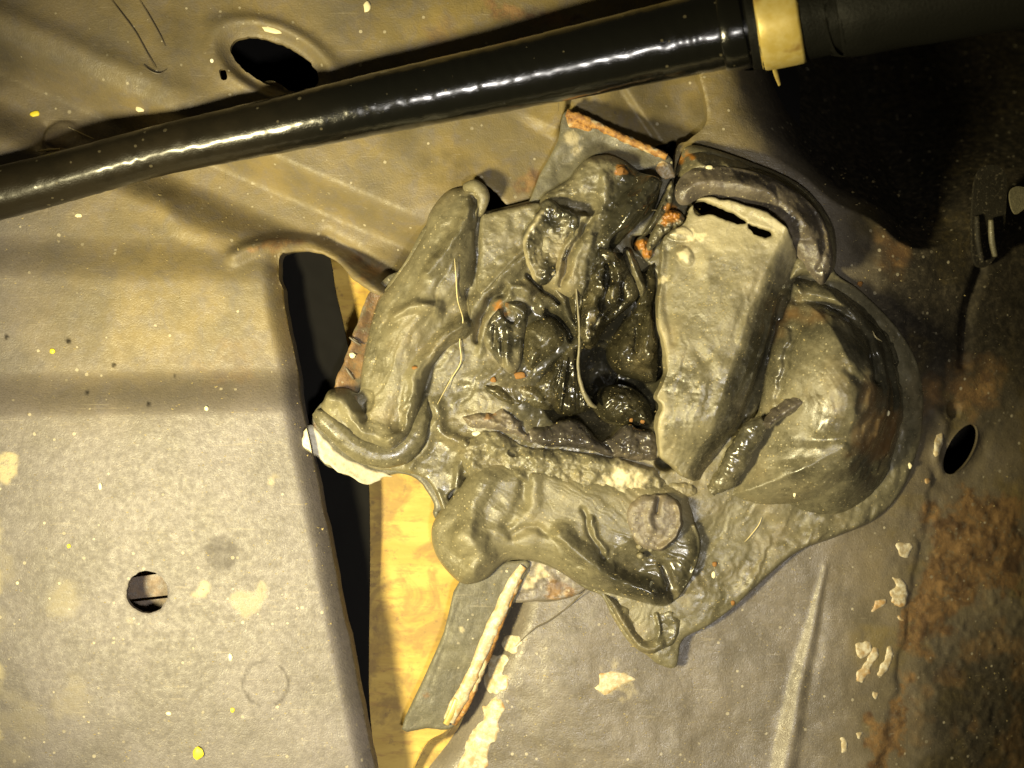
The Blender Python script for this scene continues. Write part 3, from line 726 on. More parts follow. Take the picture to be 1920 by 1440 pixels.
sheet('film', FILM, 'sealant', goo, z=film_z, th=8, ew=22, step=2.6, zref=20, seed=3, holes=[ell(1372, 410, 84, 26, 27)], noise=[(90, 4), (26, 1.6), (9, 0.3)], warp=(30, 4),
      feats=[('k', 120, 120, 12, 1.6), ('r', [(905, 402), (950, 392), (1005, 388)], 9, 6), ('g', [(880, 900), (872, 930), (856, 944)], 9, 16), ('d', 853, 930, 16, 12, -30, -40, 0.5), ('g', [(994, 518), (1020, 542), (1048, 570)], 5, 34), ('g', [(1026, 584), (1052, 602), (1072, 636)], 9, 40), ('g', [(1000, 560), (1010, 540), (1005, 520)], 10, 20), ('r', [(955, 540), (985, 545), (1020, 575)], 14, 14), ('r', [(1040, 540), (1062, 580), (1076, 620)], 12, 18),
             ('r', [(800, 905), (820, 935), (836, 985)], 12, 10), ('r', [(820, 760), (830, 810), (880, 840)], 16, 14), ('r', [(810, 790), (800, 840), (770, 880)], 12, 10), ('r', [(875, 830), (862, 880), (852, 925)], 10, 10),
             ('r', [(880, 600), (898, 570), (930, 530), (985, 480)], 20, 22), ('g', [(893, 640), (900, 600), (925, 560), (950, 540)], 7, 22), ('r', [(898, 660), (904, 620), (930, 580), (955, 552)], 9, 9),
             ('d', 1000, 1010, 120, 50, 30, 10, 1), ('r', [(1400, 1100), (1500, 1020), (1600, 985)], 30, 6),
             ('r', [(1296, 300), (1400, 320), (1500, 362), (1556, 430)], 22, 6), ('g', [(1330, 1000), (1420, 985), (1500, 980)], 30, 8),
             ('r', [(1262, 345), (1256, 380), (1246, 410)], 8, 9)],
      attrs={'dust_shade': lambda X, Y: 0.80 - 0.52 * sstep(205, 120, np.hypot((X - 1110), (Y - 690) * 1.15)) + 0.1 * fbm(X, Y, 60, 3),
             'rust': fmax(blobs([(1248, 403, 14), (1262, 398, 10)], 5, (10, 8)), blobs([(1208, 450, 13), (1215, 465, 8)], 5, (10, 7)), blobs([(1276, 300, 7), (1290, 290, 6)], 5, (10, 6)), blobs([(935, 575, 7), (948, 590, 7)], 5, (9, 5))),
             'pale': lambda X, Y: 0.0 * X})

# --- left fold: wide tongue, rolled bead and curled top
FOLD = [(868, 347), (836, 356), (806, 392), (793, 432), (770, 476), (735, 526), (708, 560), (694, 606), (684, 650), (676, 700), (672, 735), (652, 728), (622, 730), (610, 748), (606, 770), (640, 812), (690, 842), (736, 850), (772, 822), (790, 780), (796, 736), (812, 690), (842, 655), (884, 632), (893, 606), (890, 580), (880, 560), (890, 530), (896, 480), (893, 440), (900, 405), (908, 385), (898, 352)]
sheet('fold', FOLD, 'sealant', goo, z=lambda X, Y: 14 + 42 * sstep(720, 610, X), th=30, ew=30, step=1.8, zref=40, seed=7, noise=[(70, 3), (20, 0.35)], warp=(40, 5), pw=0.5,
      feats=[('k', 118, 170, 7, 0.8), ('r', [(870, 420), (850, 480), (800, 560), (760, 640), (740, 720), (720, 790)], 46, 26), ('r', [(878, 608), (830, 636), (796, 690), (776, 740), (770, 800), (740, 830)], 20, 26),
             ('g', [(890, 634), (846, 656), (814, 690), (800, 730)], 9, 16), ('r', [(622, 742), (652, 752), (668, 790), (700, 816), (740, 820)], 22, 20), ('d', 682, 752, 22, 26, -30, -26, 0.7), ('g', [(660, 732), (674, 756), (690, 784)], 9, 16),
             ('r', [(740, 592), (780, 572), (822, 582)], 13, 15), ('r', [(880, 400), (846, 460), (808, 516)], 16, 16), ('r', [(866, 520), (830, 570), (800, 580)], 20, 6),
             ('r', [(898, 358), (906, 378), (896, 400), (888, 440)], 10, 10), ('g', [(884, 376), (886, 410), (884, 432)], 6, 14), ('d', 884, 548, 14, 18, 20, -26, 0.6),
             ('t', [(895, 600), (845, 622), (805, 668), (782, 730), (776, 800), (740, 836), (680, 820), (620, 760)], 34, 5.5, 2.2), ('t', [(880, 380), (850, 470), (790, 560), (750, 660)], 60, 13, 1.6)],
      attrs={'dust_shade': lambda X, Y: 0.85 - 0.35 * np.exp(-((seg_dist(X, Y, spline([(870, 605), (826, 625), (796, 660)], False, 4), False)[0]) / 24) ** 2) + 0.12 * fbm(X, Y, 50, 9), 'rust': 0.0,
             'pale': 0.0})
BEADP = [(592, 772, 66, 9), (606, 786, 68, 17), (632, 808, 64, 21), (664, 836, 56, 22), (706, 852, 46, 24), (746, 846, 38, 27), (774, 818, 40, 24), (788, 786, 38, 17), (796, 752, 26, 10), (806, 715, 12, 5)]
sweep('rolled_bead', BEADP, 'sealant', goo, nseg=40, sub=16, flat=0.85, attrs={'dust_shade': 0.62}, bump=lambda A, L, R: 0.9 * vnoise(A * 30, L * 0.06, 6, 3) + 0.8 * fbm(L, A * 20, 18, 9))
sweep('curl', [(872, 352, 40, 8), (892, 350, 52, 13), (905, 366, 54, 13), (904, 388, 50, 9), (897, 404, 42, 5)], 'sealant', goo, nseg=24, attrs={'dust_shade': 0.85}, bump=lambda A, L, R: 0.8 * fbm(L, A * 10, 12, 9))

# --- flat skin between the fold and the big lump
sheet('skin', [(900, 408), (918, 398), (960, 388), (1012, 380), (1020, 410), (1004, 450), (988, 472), (960, 500), (925, 540), (902, 560), (893, 540), (897, 480)], 'sealant', goo, z=34, th=12, ew=12, step=2.2, zref=40, seed=11,
      noise=[(50, 5), (14, 1.2)], feats=[('r', [(985, 472), (950, 510), (905, 556)], 14, 8), ('g', [(1000, 470), (960, 520), (930, 560)], 8, 8)], attrs={'dust_shade': 0.9})

# --- big lump at the top with its torn pocket
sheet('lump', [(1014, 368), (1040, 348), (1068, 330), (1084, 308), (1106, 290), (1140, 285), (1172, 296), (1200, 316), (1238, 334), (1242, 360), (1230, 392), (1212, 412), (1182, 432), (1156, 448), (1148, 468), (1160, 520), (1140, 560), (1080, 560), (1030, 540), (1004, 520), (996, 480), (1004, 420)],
      'sealant', goo, z=24, th=44, ew=34, step=1.8, zref=60, seed=13, noise=[(60, 6), (20, 2.0), (7, 0.5)], warp=(30, 5),
      feats=[('r', [(1226, 336), (1196, 376), (1170, 410), (1150, 450)], 30, 34), ('r', [(1136, 330), (1128, 380), (1108, 430), (1084, 480), (1070, 540)], 15, 14), ('d', 1085, 388, 46, 20, 8, -34, 0.7), ('g', [(1050, 372), (1090, 368), (1122, 378)], 9, 10),
             ('g', [(1112, 410), (1090, 430), (1068, 480), (1056, 530)], 9, 18), ('r', [(1092, 410), (1070, 450), (1050, 510)], 10, 10), ('r', [(1110, 450), (1096, 500), (1088, 560)], 9, 9), ('d', 1050, 330, 50, 20, -30, 8, 1)],
      attrs={'dust_shade': lambda X, Y: 0.95 - 0.75 * sstep(1120, 1165, X + 0.35 * (Y - 380)), 'rust': blobs([(1163, 321, 8)], 3, (8, 5)), 'pale': lambda X, Y: 0.0 * X})
sheet('torn_pocket', [(1016, 378), (1034, 376), (1060, 392), (1082, 402), (1086, 424), (1074, 460), (1054, 496), (1030, 530), (1006, 530), (990, 500), (980, 462), (984, 434), (1000, 412)], 'sealant', goo, z=58, th=22, ew=10, step=1.6, zref=66, seed=15, jag=[(12, 3)],
      noise=[(26, 4), (10, 1.8), (5, 0.5)], feats=[('d', 1038, 458, 34, 52, 24, -12, 0.8), ('r', [(1010, 410), (992, 440), (984, 470), (996, 510), (1004, 530)], 8, 5), ('r', [(1030, 392), (1060, 404), (1082, 408)], 8, 4), ('g', [(1070, 436), (1050, 490), (1030, 524)], 6, 10)],
      attrs={'dust_shade': lambda X, Y: 0.55 + 0.5 * fbm(X, Y, 30, 3), 'pale': lambda X, Y: 0.55 * np.exp(-(seg_dist(X, Y, spline([(1016, 400), (992, 436), (981, 466), (994, 510), (1002, 530)], False, 4), False)[0] / 4) ** 2)})
sweep('shoulder', [(1236, 338, 58, 8), (1218, 356, 68, 18), (1196, 382, 74, 24), (1174, 412, 70, 22), (1156, 440, 60, 15), (1146, 462, 48, 7)], 'sealant_clean', goo, nseg=36, sub=12, flat=0.8, attrs={'dust_shade': 0.35}, bump=lambda A, L, R: 1.6 * fbm(L, A * 14, 22, 9))

# --- twisted glossy folds running down the middle
sheet('twist', [(1104, 452), (1140, 452), (1164, 466), (1186, 500), (1200, 540), (1196, 560), (1176, 580), (1140, 612), (1116, 650), (1096, 652), (1082, 634), (1072, 590), (1066, 550), (1074, 500)], 'sealant_clean', goo, z=18, th=42, ew=30, step=1.7, zref=50, seed=17, noise=[(30, 4), (12, 0.9)], warp=(24, 5),
      feats=[('r', [(1130, 470), (1122, 530), (1110, 580), (1098, 640)], 20, 24), ('r', [(1146, 480), (1160, 520), (1150, 560)], 14, 18), ('g', [(1136, 500), (1134, 550), (1112, 612)], 6, 14), ('g', [(1096, 480), (1090, 540), (1086, 600)], 6, 13),
             ('r', [(1086, 500), (1080, 560), (1082, 620)], 9, 9), ('g', [(1170, 510), (1164, 560), (1136, 600)], 7, 10), ('t', [(1130, 480), (1120, 540), (1100, 620)], 30, 5, 1.4)], attrs={'dust_shade': lambda X, Y: 0.45 + 0.35 * fbm(X, Y, 25, 3)})
sheet('twist', [(1180, 520), (1206, 500), (1222, 470), (1232, 460), (1240, 480), (1236, 540), (1228, 590), (1240, 640), (1238, 700), (1226, 720), (1196, 712), (1160, 700), (1140, 672), (1144, 640), (1170, 600), (1190, 570)], 'sealant_clean', goo, z=-24, th=60, ew=32, step=1.7, zref=15, seed=19, noise=[(30, 4), (12, 0.9)], warp=(24, 5),
      feats=[('r', [(1216, 596), (1213, 640), (1204, 676)], 20, 34), ('g', [(1198, 590), (1194, 630), (1190, 660)], 6, 9), ('r', [(1214, 500), (1200, 560), (1176, 600)], 11, 10), ('g', [(1186, 540), (1160, 600), (1146, 640)], 7, 10), ('d', 1170, 655, 30, 30, 0, 8, 1)], attrs={'dust_shade': 0.38})
sheet('twist', [(1168, 470), (1184, 466), (1196, 490), (1206, 516), (1214, 540), (1204, 556), (1192, 540), (1178, 510)], 'sealant', goo, z=26, th=26, ew=14, step=1.7, zref=40, seed=21, noise=[(16, 3)], feats=[('r', [(1176, 474), (1190, 510), (1204, 545)], 7, 7)], attrs={'dust_shade': 0.6})
# --- lumps of the left middle
sheet('knob', [(936, 570), (962, 560), (985, 566), (992, 590), (984, 640), (976, 690), (960, 704), (940, 690), (920, 664), (905, 640), (912, 600)], 'sealant', goo, z=14, th=30, ew=20, step=1.7, zref=30, seed=23, noise=[(24, 3), (10, 0.7)], feats=[('d', 952, 588, 12, 24, -36, -20, 0.6), ('r', [(938, 580), (950, 568), (975, 580), (985, 590)], 7, 7), ('g', [(928, 610), (926, 650)], 5, 8), ('r', [(952, 620), (950, 690)], 9, 8), ('g', [(940, 640), (944, 690)], 4, 8)],
      attrs={'dust_shade': lambda X, Y: 0.55 + 0.3 * fbm(X, Y, 20, 3), 'rust': lambda X, Y: 0.35 * blobs([(946, 574, 9)], 5, (9, 4))(X, Y)})
sheet('knob', [(978, 606), (998, 592), (1030, 590), (1052, 604), (1068, 626), (1066, 648), (1044, 668), (1016, 690), (998, 702), (982, 696), (974, 668), (974, 630)], 'sealant_clean', goo, z=-16, th=62, ew=38, step=1.7, zref=25, seed=25, noise=[(26, 2.5), (11, 0.5)], feats=[('r', [(996, 640), (992, 680), (986, 700)], 10, 6), ('r', [(1006, 660), (1000, 690)], 8, 5)], attrs={'dust_shade': 0.6})
sheet('shelf', [(896, 716), (930, 700), (966, 712), (1000, 700), (1040, 690), (1056, 720), (1050, 760), (1020, 776), (980, 774), (940, 764), (905, 744)], 'sealant_clean', goo, z=-20, th=48, ew=28, step=1.7, zref=8, seed=27, noise=[(26, 4), (11, 0.8)], feats=[('r', [(900, 722), (930, 740), (970, 764)], 14, 12), ('r', [(970, 720), (1000, 740), (1020, 764)], 14, 6), ('g', [(890, 738), (920, 760)], 10, 14)], attrs={'dust_shade': 0.6})
# --- fan shaped web with a raised thread of sealant along it
sheet('web', [(1044, 668), (1068, 640), (1082, 640), (1088, 670), (1092, 710), (1104, 740), (1116, 762), (1090, 776), (1060, 780), (1040, 770), (1034, 730), (1034, 690)], 'sealant_clean', goo, z=-10, th=34, ew=14, step=1.5, zref=18, seed=29, noise=[(20, 2.5)], feats=[('f', lambda X, Y: 5.0 * vnoise(np.degrees(np.arctan2(X - 1074, Y - 600)) * 4.0, Y * 0.02, 9, 4) * sstep(655, 700, Y)), ('r', [(1060, 650), (1050, 690), (1060, 760)], 18, 10)], attrs={'dust_shade': lambda X, Y: 0.3 + 0.4 * sstep(690, 650, Y)})
sweep('thread', [(1078, 500, 66, 1.5), (1082, 560, 68, 2), (1086, 610, 64, 2.2), (1086, 650, 52, 2.5), (1084, 690, 42, 3), (1092, 730, 36, 4), (1106, 756, 30, 5), (1118, 764, 24, 3)], 'sealant', goo, nseg=10, attrs={'dust_shade': 1.0}, bump=lambda A, L, R: 0.6 * vnoise(L, A * 4, 6, 3))
sheet('knob', [(1112, 764), (1118, 736), (1140, 722), (1172, 722), (1200, 734), (1222, 756), (1232, 790), (1228, 806), (1200, 806), (1160, 800), (1130, 790)], 'sealant_clean', goo, z=-34, th=52, ew=44, step=1.6, zref=0, seed=31, noise=[(26, 2.5), (11, 0.5)], feats=[('t', [(1130, 770), (1160, 745), (1200, 765), (1222, 800)], 40, 6, 3.0)], attrs={'dust_shade': 0.45})
# --- ragged lip and crumbly ledge along the lower rim of the pit
sheet('lip', [(866, 784), (890, 774), (920, 772), (940, 764), (962, 776), (980, 792), (986, 806), (1004, 800), (1030, 798), (1042, 790), (1066, 786), (1092, 794), (1112, 812), (1130, 826), (1150, 820), (1166, 800), (1184, 796), (1204, 806), (1232, 812), (1236, 850), (1220, 866), (1150, 858), (1080, 842), (1010, 838), (968, 822), (930, 808), (890, 806)], 'sealant_lilac', goo, z=16, th=30, ew=20, step=1.7, zref=40, seed=33, jag=[(9, 2.5)],
      noise=[(26, 5), (10, 2)], feats=[('g', [(988, 806), (1000, 826), (1010, 840)], 8, 12), ('g', [(1134, 828), (1150, 846)], 8, 12), ('t', [(1160, 860), (1190, 830), (1215, 812)], 40, 8, 2.2), ('t', [(1000, 840), (1060, 800), (1110, 830)], 30, 9, 1.6)], attrs={'dust_shade': lambda X, Y: 0.75 * sstep(1020, 960, X) + 0.45, 'rust': lambda X, Y: 0.4 * blobs([(918, 779, 8)], 3, (8, 5))(X, Y)})
sheet('ledge', [(862, 838), (900, 812), (930, 806), (962, 824), (1000, 838), (1060, 842), (1120, 852), (1180, 862), (1236, 880), (1262, 896), (1300, 900), (1330, 930), (1290, 950), (1200, 940), (1100, 930), (980, 910), (900, 900), (868, 880)], 'sealant', goo, z=lambda X, Y: 22 - 24 * sstep(1200, 1300, X), th=32, ew=20, step=1.7, zref=45, seed=35, jag=[(12, 3)], noise=[(44, 8), (17, 3.0), (6, 1.0)],
      feats=[('d', 965, 848, 14, 9, 0, -14, 0.6), ('d', 1250, 868, 34, 20, 15, -60, 0.6)], attrs={'dust_shade': 0.95, 'pale': lambda X, Y: 0.8 * blobs([(1165, 898, 20), (1195, 892, 16), (1135, 905, 12)], 16, (18, 18))(X, Y)})

# --- lower lobe
LOBE = [(900, 866), (872, 900), (846, 934), (820, 966), (807, 998), (814, 1040), (836, 1074), (862, 1097), (886, 1099), (914, 1088), (936, 1066), (956, 1053), (984, 1054), (1012, 1056), (1040, 1068), (1072, 1090), (1102, 1104), (1140, 1116), (1190, 1130), (1240, 1142), (1268, 1132), (1294, 1100), (1312, 1060), (1319, 1020), (1308, 980), (1300, 950), (1290, 920), (1240, 905), (1180, 900), (1100, 890), (1000, 870), (950, 862)]
sheet('lobe', LOBE, 'sealant', goo, z=18, th=42, ew=50, step=1.8, zref=50, seed=37, noise=[(80, 5), (26, 0.3)], warp=(50, 7),
      feats=[('k', 28, 170, 7, 0.7), ('r', [(868, 1000), (900, 1040), (884, 1068)], 28, 20), ('r', [(900, 900), (880, 960), (884, 1020)], 30, 14), ('g', [(986, 905), (976, 950), (950, 990)], 16, 12), ('r', [(1000, 900), (1000, 940), (966, 970)], 18, 8), ('g', [(960, 1010), (1000, 990), (1050, 1020), (1090, 1060)], 10, 9), ('r', [(1050, 1000), (1090, 1042), (1150, 1082), (1216, 1112)], 24, 26),
             ('r', [(1106, 980), (1118, 1004), (1132, 1028)], 8, 10), ('g', [(1090, 960), (1110, 1006), (1130, 1040)], 7, 10), ('r', [(1304, 990), (1316, 1024), (1303, 1076), (1266, 1122)], 7, 10), ('g', [(1240, 1060), (1256, 1104), (1262, 1124)], 9, 12), ('d', 1210, 1060, 70, 44, 30, -14, 1), ('r', [(945, 1000), (900, 1010)], 20, 4)],
      attrs={'dust_shade': lambda X, Y: 0.95 - 0.5 * sstep(1100, 1200, X) * sstep(960, 1040, Y) - 0.25 * np.exp(-(seg_dist(X, Y, spline([(1080, 1036), (1150, 1082), (1220, 1112)], False, 4), False)[0] / 24) ** 2)})
sheet('smeared_disc', [(1182, 946), (1206, 930), (1240, 928), (1268, 936), (1280, 960), (1278, 996), (1262, 1020), (1236, 1034), (1206, 1030), (1186, 1010), (1176, 976)], 'sealant_lilac', goo, z=57, th=12, ew=14, step=1.6, zref=66, seed=39, jag=[(10, 2.5)], noise=[(24, 2.5), (9, 0.7)], feats=[('r', [(1222, 940), (1216, 970), (1222, 990)], 10, 8), ('r', [(1270, 945), (1276, 975), (1262, 1010), (1236, 1028)], 7, 9), ('g', [(1236, 930), (1232, 960)], 5, 10)], attrs={'dust_shade': 1.0})
for x, y, r in [(1199, 1025, 6), (1201, 1042, 6.5), (1220, 1031, 4.5)]:
    sweep('bubble', [(x - r, y, 60, r * 0.4), (x, y, 62, r), (x + r, y, 60, r * 0.4)], 'sealant', goo, nseg=12, sub=5, attrs={'dust_shade': 0.9})
# --- drip below the lobe
sheet('drip', [(1130, 1112), (1156, 1120), (1186, 1136), (1214, 1140), (1252, 1138), (1286, 1136), (1282, 1172), (1270, 1206), (1244, 1222), (1222, 1230), (1196, 1220), (1172, 1190), (1150, 1154)], 'sealant', goo, z=12, th=16, ew=16, step=1.7, zref=22, seed=41, noise=[(18, 1.6)], feats=[('r', [(1140, 1120), (1166, 1164), (1190, 1200), (1214, 1214), (1236, 1206)], 12, 15), ('r', [(1230, 1150), (1236, 1180), (1228, 1200)], 5, 7), ('g', [(1190, 1150), (1210, 1180), (1222, 1190)], 12, 12), ('r', [(1256, 1145), (1266, 1180), (1256, 1205)], 12, 6)], attrs={'dust_shade': 0.65})

# --- dome on the right
DOME = [(1478, 506), (1520, 512), (1580, 530), (1640, 566), (1690, 612), (1724, 668), (1740, 730), (1738, 800), (1720, 865), (1686, 925), (1640, 965), (1570, 985), (1490, 975), (1420, 962), (1345, 945), (1372, 900), (1400, 850), (1420, 790), (1436, 700), (1450, 620), (1462, 550)]
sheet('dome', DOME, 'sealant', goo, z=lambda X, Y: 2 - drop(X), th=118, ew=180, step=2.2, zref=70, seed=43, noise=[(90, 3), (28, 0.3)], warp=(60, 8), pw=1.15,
      feats=[('p', 1440, 760, 24, 60, 1.5), ('p', 1440, 760, 7, 50, 0.7), ('r', [(1470, 880), (1560, 880), (1640, 820)], 16, 6), ('g', [(1500, 830), (1570, 820), (1620, 770)], 14, 5), ('r', [(1540, 530), (1612, 566), (1668, 634), (1694, 716), (1690, 800), (1660, 880)], 12, 9), ('r', [(1570, 560), (1630, 630), (1660, 720), (1650, 810)], 12, 8), ('g', [(1712, 690), (1718, 780), (1690, 870)], 8, 8), ('d', 1480, 730, 190, 230, 0, 36, 1), ('r', [(1480, 516), (1540, 540), (1600, 572), (1650, 630), (1680, 700)], 22, 14), ('g', [(1500, 556), (1560, 570), (1610, 606), (1632, 660), (1634, 710)], 12, 24), ('r', [(1556, 600), (1600, 606), (1626, 640), (1624, 690)], 14, 12), ('g', [(1640, 590), (1688, 650), (1706, 720)], 9, 12), ('g', [(1580, 690), (1600, 720), (1590, 760)], 12, 6),
             ('r', [(1462, 610), (1456, 700), (1436, 780)], 16, 10), ('g', [(1478, 620), (1470, 690), (1452, 750)], 8, 9), ('d', 1530, 700, 120, 120, 0, 20, 1), ('r', [(1410, 925), (1470, 925), (1520, 915)], 26, 7), ('g', [(1620, 840), (1590, 890), (1540, 930)], 22, 5)],
      attrs={'dust_shade': lambda X, Y: 0.66 - 0.25 * sstep(1540, 1720, X) + 0.12 * fbm(X, Y, 60, 3), 'rust': lambda X, Y: 0.22 * blobs([(1490, 590, 24), (1650, 800, 60)], 30, (40, 30))(X, Y)})  # value drops to the right, painting the dome's shaded side darker
sheet('smear', [(1430, 790), (1452, 764), (1478, 748), (1500, 736), (1520, 738), (1524, 748), (1506, 766), (1480, 780), (1456, 796), (1440, 806)], 'sealant_lilac', goo, z=88, th=20, ew=16, step=1.7, zref=98, seed=45, jag=[(9, 2.5)], noise=[(12, 2)], feats=[('r', [(1436, 798), (1480, 766), (1518, 742)], 12, 8)], attrs={'dust_shade': 0.55})
sweep('coil', [(1334, 922, 38, 10), (1356, 902, 50, 19), (1376, 872, 60, 22), (1394, 836, 70, 23), (1414, 806, 80, 20), (1432, 788, 86, 12)], 'sealant', goo, nseg=36, sub=20, flat=0.85, attrs={'dust_shade': 0.5}, bump=lambda A, L, R: 0.4 * np.sin(L * 0.42 + 1.5 * np.sin(A) + 2 * vnoise(L, A * 6, 25, 8)) * (0.4 + 0.6 * (vnoise(L, A * 3, 20, 2) > -0.2)) + 3.0 * fbm(L, A * 12, 16, 3))

# --- flap with its slot, and the thick collar round it
FLAP = [(1262, 432), (1282, 424), (1290, 408), (1292, 392), (1306, 374), (1330, 368), (1370, 376), (1420, 396), (1456, 418), (1480, 444), (1502, 484), (1504, 550), (1496, 630), (1476, 710), (1448, 786), (1408, 856), (1350, 904), (1290, 900), (1262, 880), (1240, 850), (1232, 800), (1242, 760), (1230, 740), (1250, 700), (1246, 650), (1234, 600), (1238, 540), (1240, 480), (1246, 446)]
slot = [(1304, 376), (1316, 373), (1340, 383), (1372, 399), (1394, 414), (1394, 422), (1380, 421), (1352, 409), (1332, 402), (1312, 403), (1302, 393)]
slot2 = [(1400, 421), (1416, 428), (1440, 435), (1444, 443), (1432, 449), (1412, 443), (1400, 430)]
slit3 = [(1286, 395), (1296, 380), (1307, 370), (1309, 374), (1298, 386), (1291, 400), (1288, 410)]
RIDGE = [(1464, 430), (1424, 520), (1386, 620), (1354, 720), (1320, 820), (1290, 885)]
RL = spline(RIDGE, False, 6)
def flap_z(X, Y):
    d, _, _, tt, s = seg_dist(X, Y, RL, False)
    lft = d * (s > 0)
    rt = d * (s < 0)
    z = 128 - 0.30 * lft - 62 * sstep(760, 900, Y) - 1.45 * (np.sqrt(rt * rt + 11 ** 2) - 11) * sstep(260, 60, rt) - 8 * np.exp(-(d / 22) ** 2)
    return z
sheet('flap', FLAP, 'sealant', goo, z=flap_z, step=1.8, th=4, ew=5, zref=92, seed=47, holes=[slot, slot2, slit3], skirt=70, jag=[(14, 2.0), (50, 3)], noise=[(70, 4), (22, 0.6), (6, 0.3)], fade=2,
      feats=[('r', [(1296, 384), (1330, 372), (1400, 392), (1466, 430)], 10, 3), ('g', [(1306, 660), (1330, 700), (1322, 760)], 16, 5), ('t', [(1490, 500), (1440, 700), (1340, 890)], 60, 14, 5.0), ('g', [(1470, 560), (1440, 680), (1400, 780)], 9, 7), ('r', [(1480, 600), (1450, 720), (1400, 820)], 8, 6), ('k', 105, 120, 12, 0.8), ('g', [(1256, 470), (1250, 560), (1262, 640)], 10, 5), ('d', 1268, 432, 34, 16, 20, 9, 0.7), ('d', 1285, 480, 16, 22, -30, 8, 0.8)],
      attrs={'dust_shade': lambda X, Y: 0.92 - 0.4 * sstep(-10, 30, X - (1464 - 0.385 * (Y - 430))) + 0.1 * fbm(X, Y, 40, 3),  # value drops past the ridge to paint the flap's shaded side
             'pale': fmax(lambda X, Y: 0.42 * sstep(560, 440, Y + 40 * fbm(X, Y, 40, 8)) * sstep(1275, 1320, X), lambda X, Y: 0.9 * blobs([(1296, 440, 12), (1312, 444, 10), (1276, 432, 10), (1284, 476, 9), (1246, 520, 5)], 5, (12, 8))(X, Y), lambda X, Y: 0.35 * sstep(16, 3, X - 1238 + 8 * fbm(X, Y, 20, 2)) * sstep(580, 620, Y))})
sheet('collar', [(1268, 352), (1282, 326), (1310, 312), (1370, 310), (1440, 326), (1500, 358), (1544, 404), (1564, 456), (1566, 500), (1548, 532), (1530, 520), (1500, 480), (1474, 440), (1436, 406), (1380, 382), (1322, 368), (1290, 382), (1272, 376)], 'sealant_lilac', goo, z=72, th=26, ew=44, step=1.8, zref=92, seed=48, pw=1.0, noise=[(46, 6), (16, 1.2)], warp=(30, 4),
      feats=[('r', [(1300, 350), (1380, 350), (1450, 376), (1510, 430)], 20, 7), ('g', [(1452, 350), (1462, 380), (1452, 400)], 10, 5), ('g', [(1530, 400), (1542, 450), (1538, 500)], 8, 6)], attrs={'dust_shade': lambda X, Y: 0.75 + 0.3 * fbm(X, Y, 50, 5)})
sheet('collar_skirt', [(1272, 330), (1278, 296), (1300, 276), (1360, 286), (1420, 306), (1500, 344), (1552, 392), (1574, 440), (1572, 500), (1540, 512), (1500, 440), (1400, 380), (1300, 350)], 'sealant', goo, z=18, th=64, ew=66, step=2.2, zref=50, seed=49, pw=0.8, noise=[(40, 5), (13, 2.0), (6, 0.6)], attrs={'dust_shade': 0.9, 'rust': blobs([(1282, 298, 8), (1296, 286, 8)], 6, (12, 8))})
sheet('tongue', [(1484, 486), (1510, 476), (1532, 490), (1548, 512), (1550, 524), (1530, 514), (1504, 516), (1478, 526)], 'sealant', goo, z=44, th=30, ew=16, step=1.8, zref=60, seed=51, noise=[(16, 3)], attrs={'dust_shade': 0.8})
# --- thin stretched slivers beside the flap
sheet('sliver', [(1258, 338), (1266, 352), (1264, 378), (1252, 400), (1232, 420), (1214, 440), (1204, 438), (1222, 410), (1240, 372)], 'sealant', goo, z=40, th=20, ew=10, step=1.6, zref=50, seed=53, noise=[(12, 3)], feats=[('r', [(1256, 342), (1244, 376), (1226, 408)], 5, 6)], attrs={'dust_shade': 0.6, 'rust': blobs([(1256, 392, 8)], 5, (8, 5)), 'pale': lambda X, Y: 0.5 * blobs([(1252, 350, 6)], 4, (8, 4))(X, Y)})
sheet('sliver', [(1240, 400), (1262, 392), (1282, 402), (1284, 420), (1262, 434), (1244, 444), (1220, 470), (1212, 462), (1222, 436)], 'sealant', goo, z=36, th=24, ew=10, step=1.6, zref=48, seed=55, noise=[(9, 5)], attrs={'dust_shade': 0.8, 'rust': blobs([(1258, 404, 16), (1246, 412, 10), (1270, 400, 8)], 4, (9, 7)), 'pale': 0.0})
sheet('sliver', [(1194, 448), (1206, 440), (1222, 452), (1226, 476), (1214, 492), (1200, 480), (1190, 462)], 'sealant', goo, z=14, th=30, ew=14, step=1.6, zref=30, seed=57, noise=[(8, 5)], attrs={'dust_shade': 0.8, 'rust': blobs([(1204, 458, 13), (1212, 470, 10)], 4, (9, 6))})
# ---------------------------------------------------------------- hairs and crumbs lying on everything
bpy.context.view_layer.update()
solid = [o for o in list(scn.objects) if o.type == 'MESH' and o.name.split('.')[0] in ('pressed_sheet', 'film', 'fold', 'skin', 'lump', 'torn_pocket', 'twist', 'knob', 'shelf', 'web', 'lip', 'ledge', 'lobe', 'drip', 'dome', 'flap', 'collar_skirt', 'plate_sheet', 'corner_sheet', 'strip_plate')]
BV = surf([o for o in solid if len(o.data.polygons) and all(p == 4 for p in (o.data.polygons[0].loop_total,))])
def on(p):                     # drawing point -> height of the surface seen there
    z = 30.0
    for _ in range(3):
        w = W(p, z); zz = -1e9
        for b in BV:
            h = b.ray_cast(Vector((w.x, w.y, 1.0)), Vector((0, 0, -1)))
            if h[0] is not None: zz = max(zz, h[0].z / S)
        if zz < -1e8: return None
        z = zz
    return z

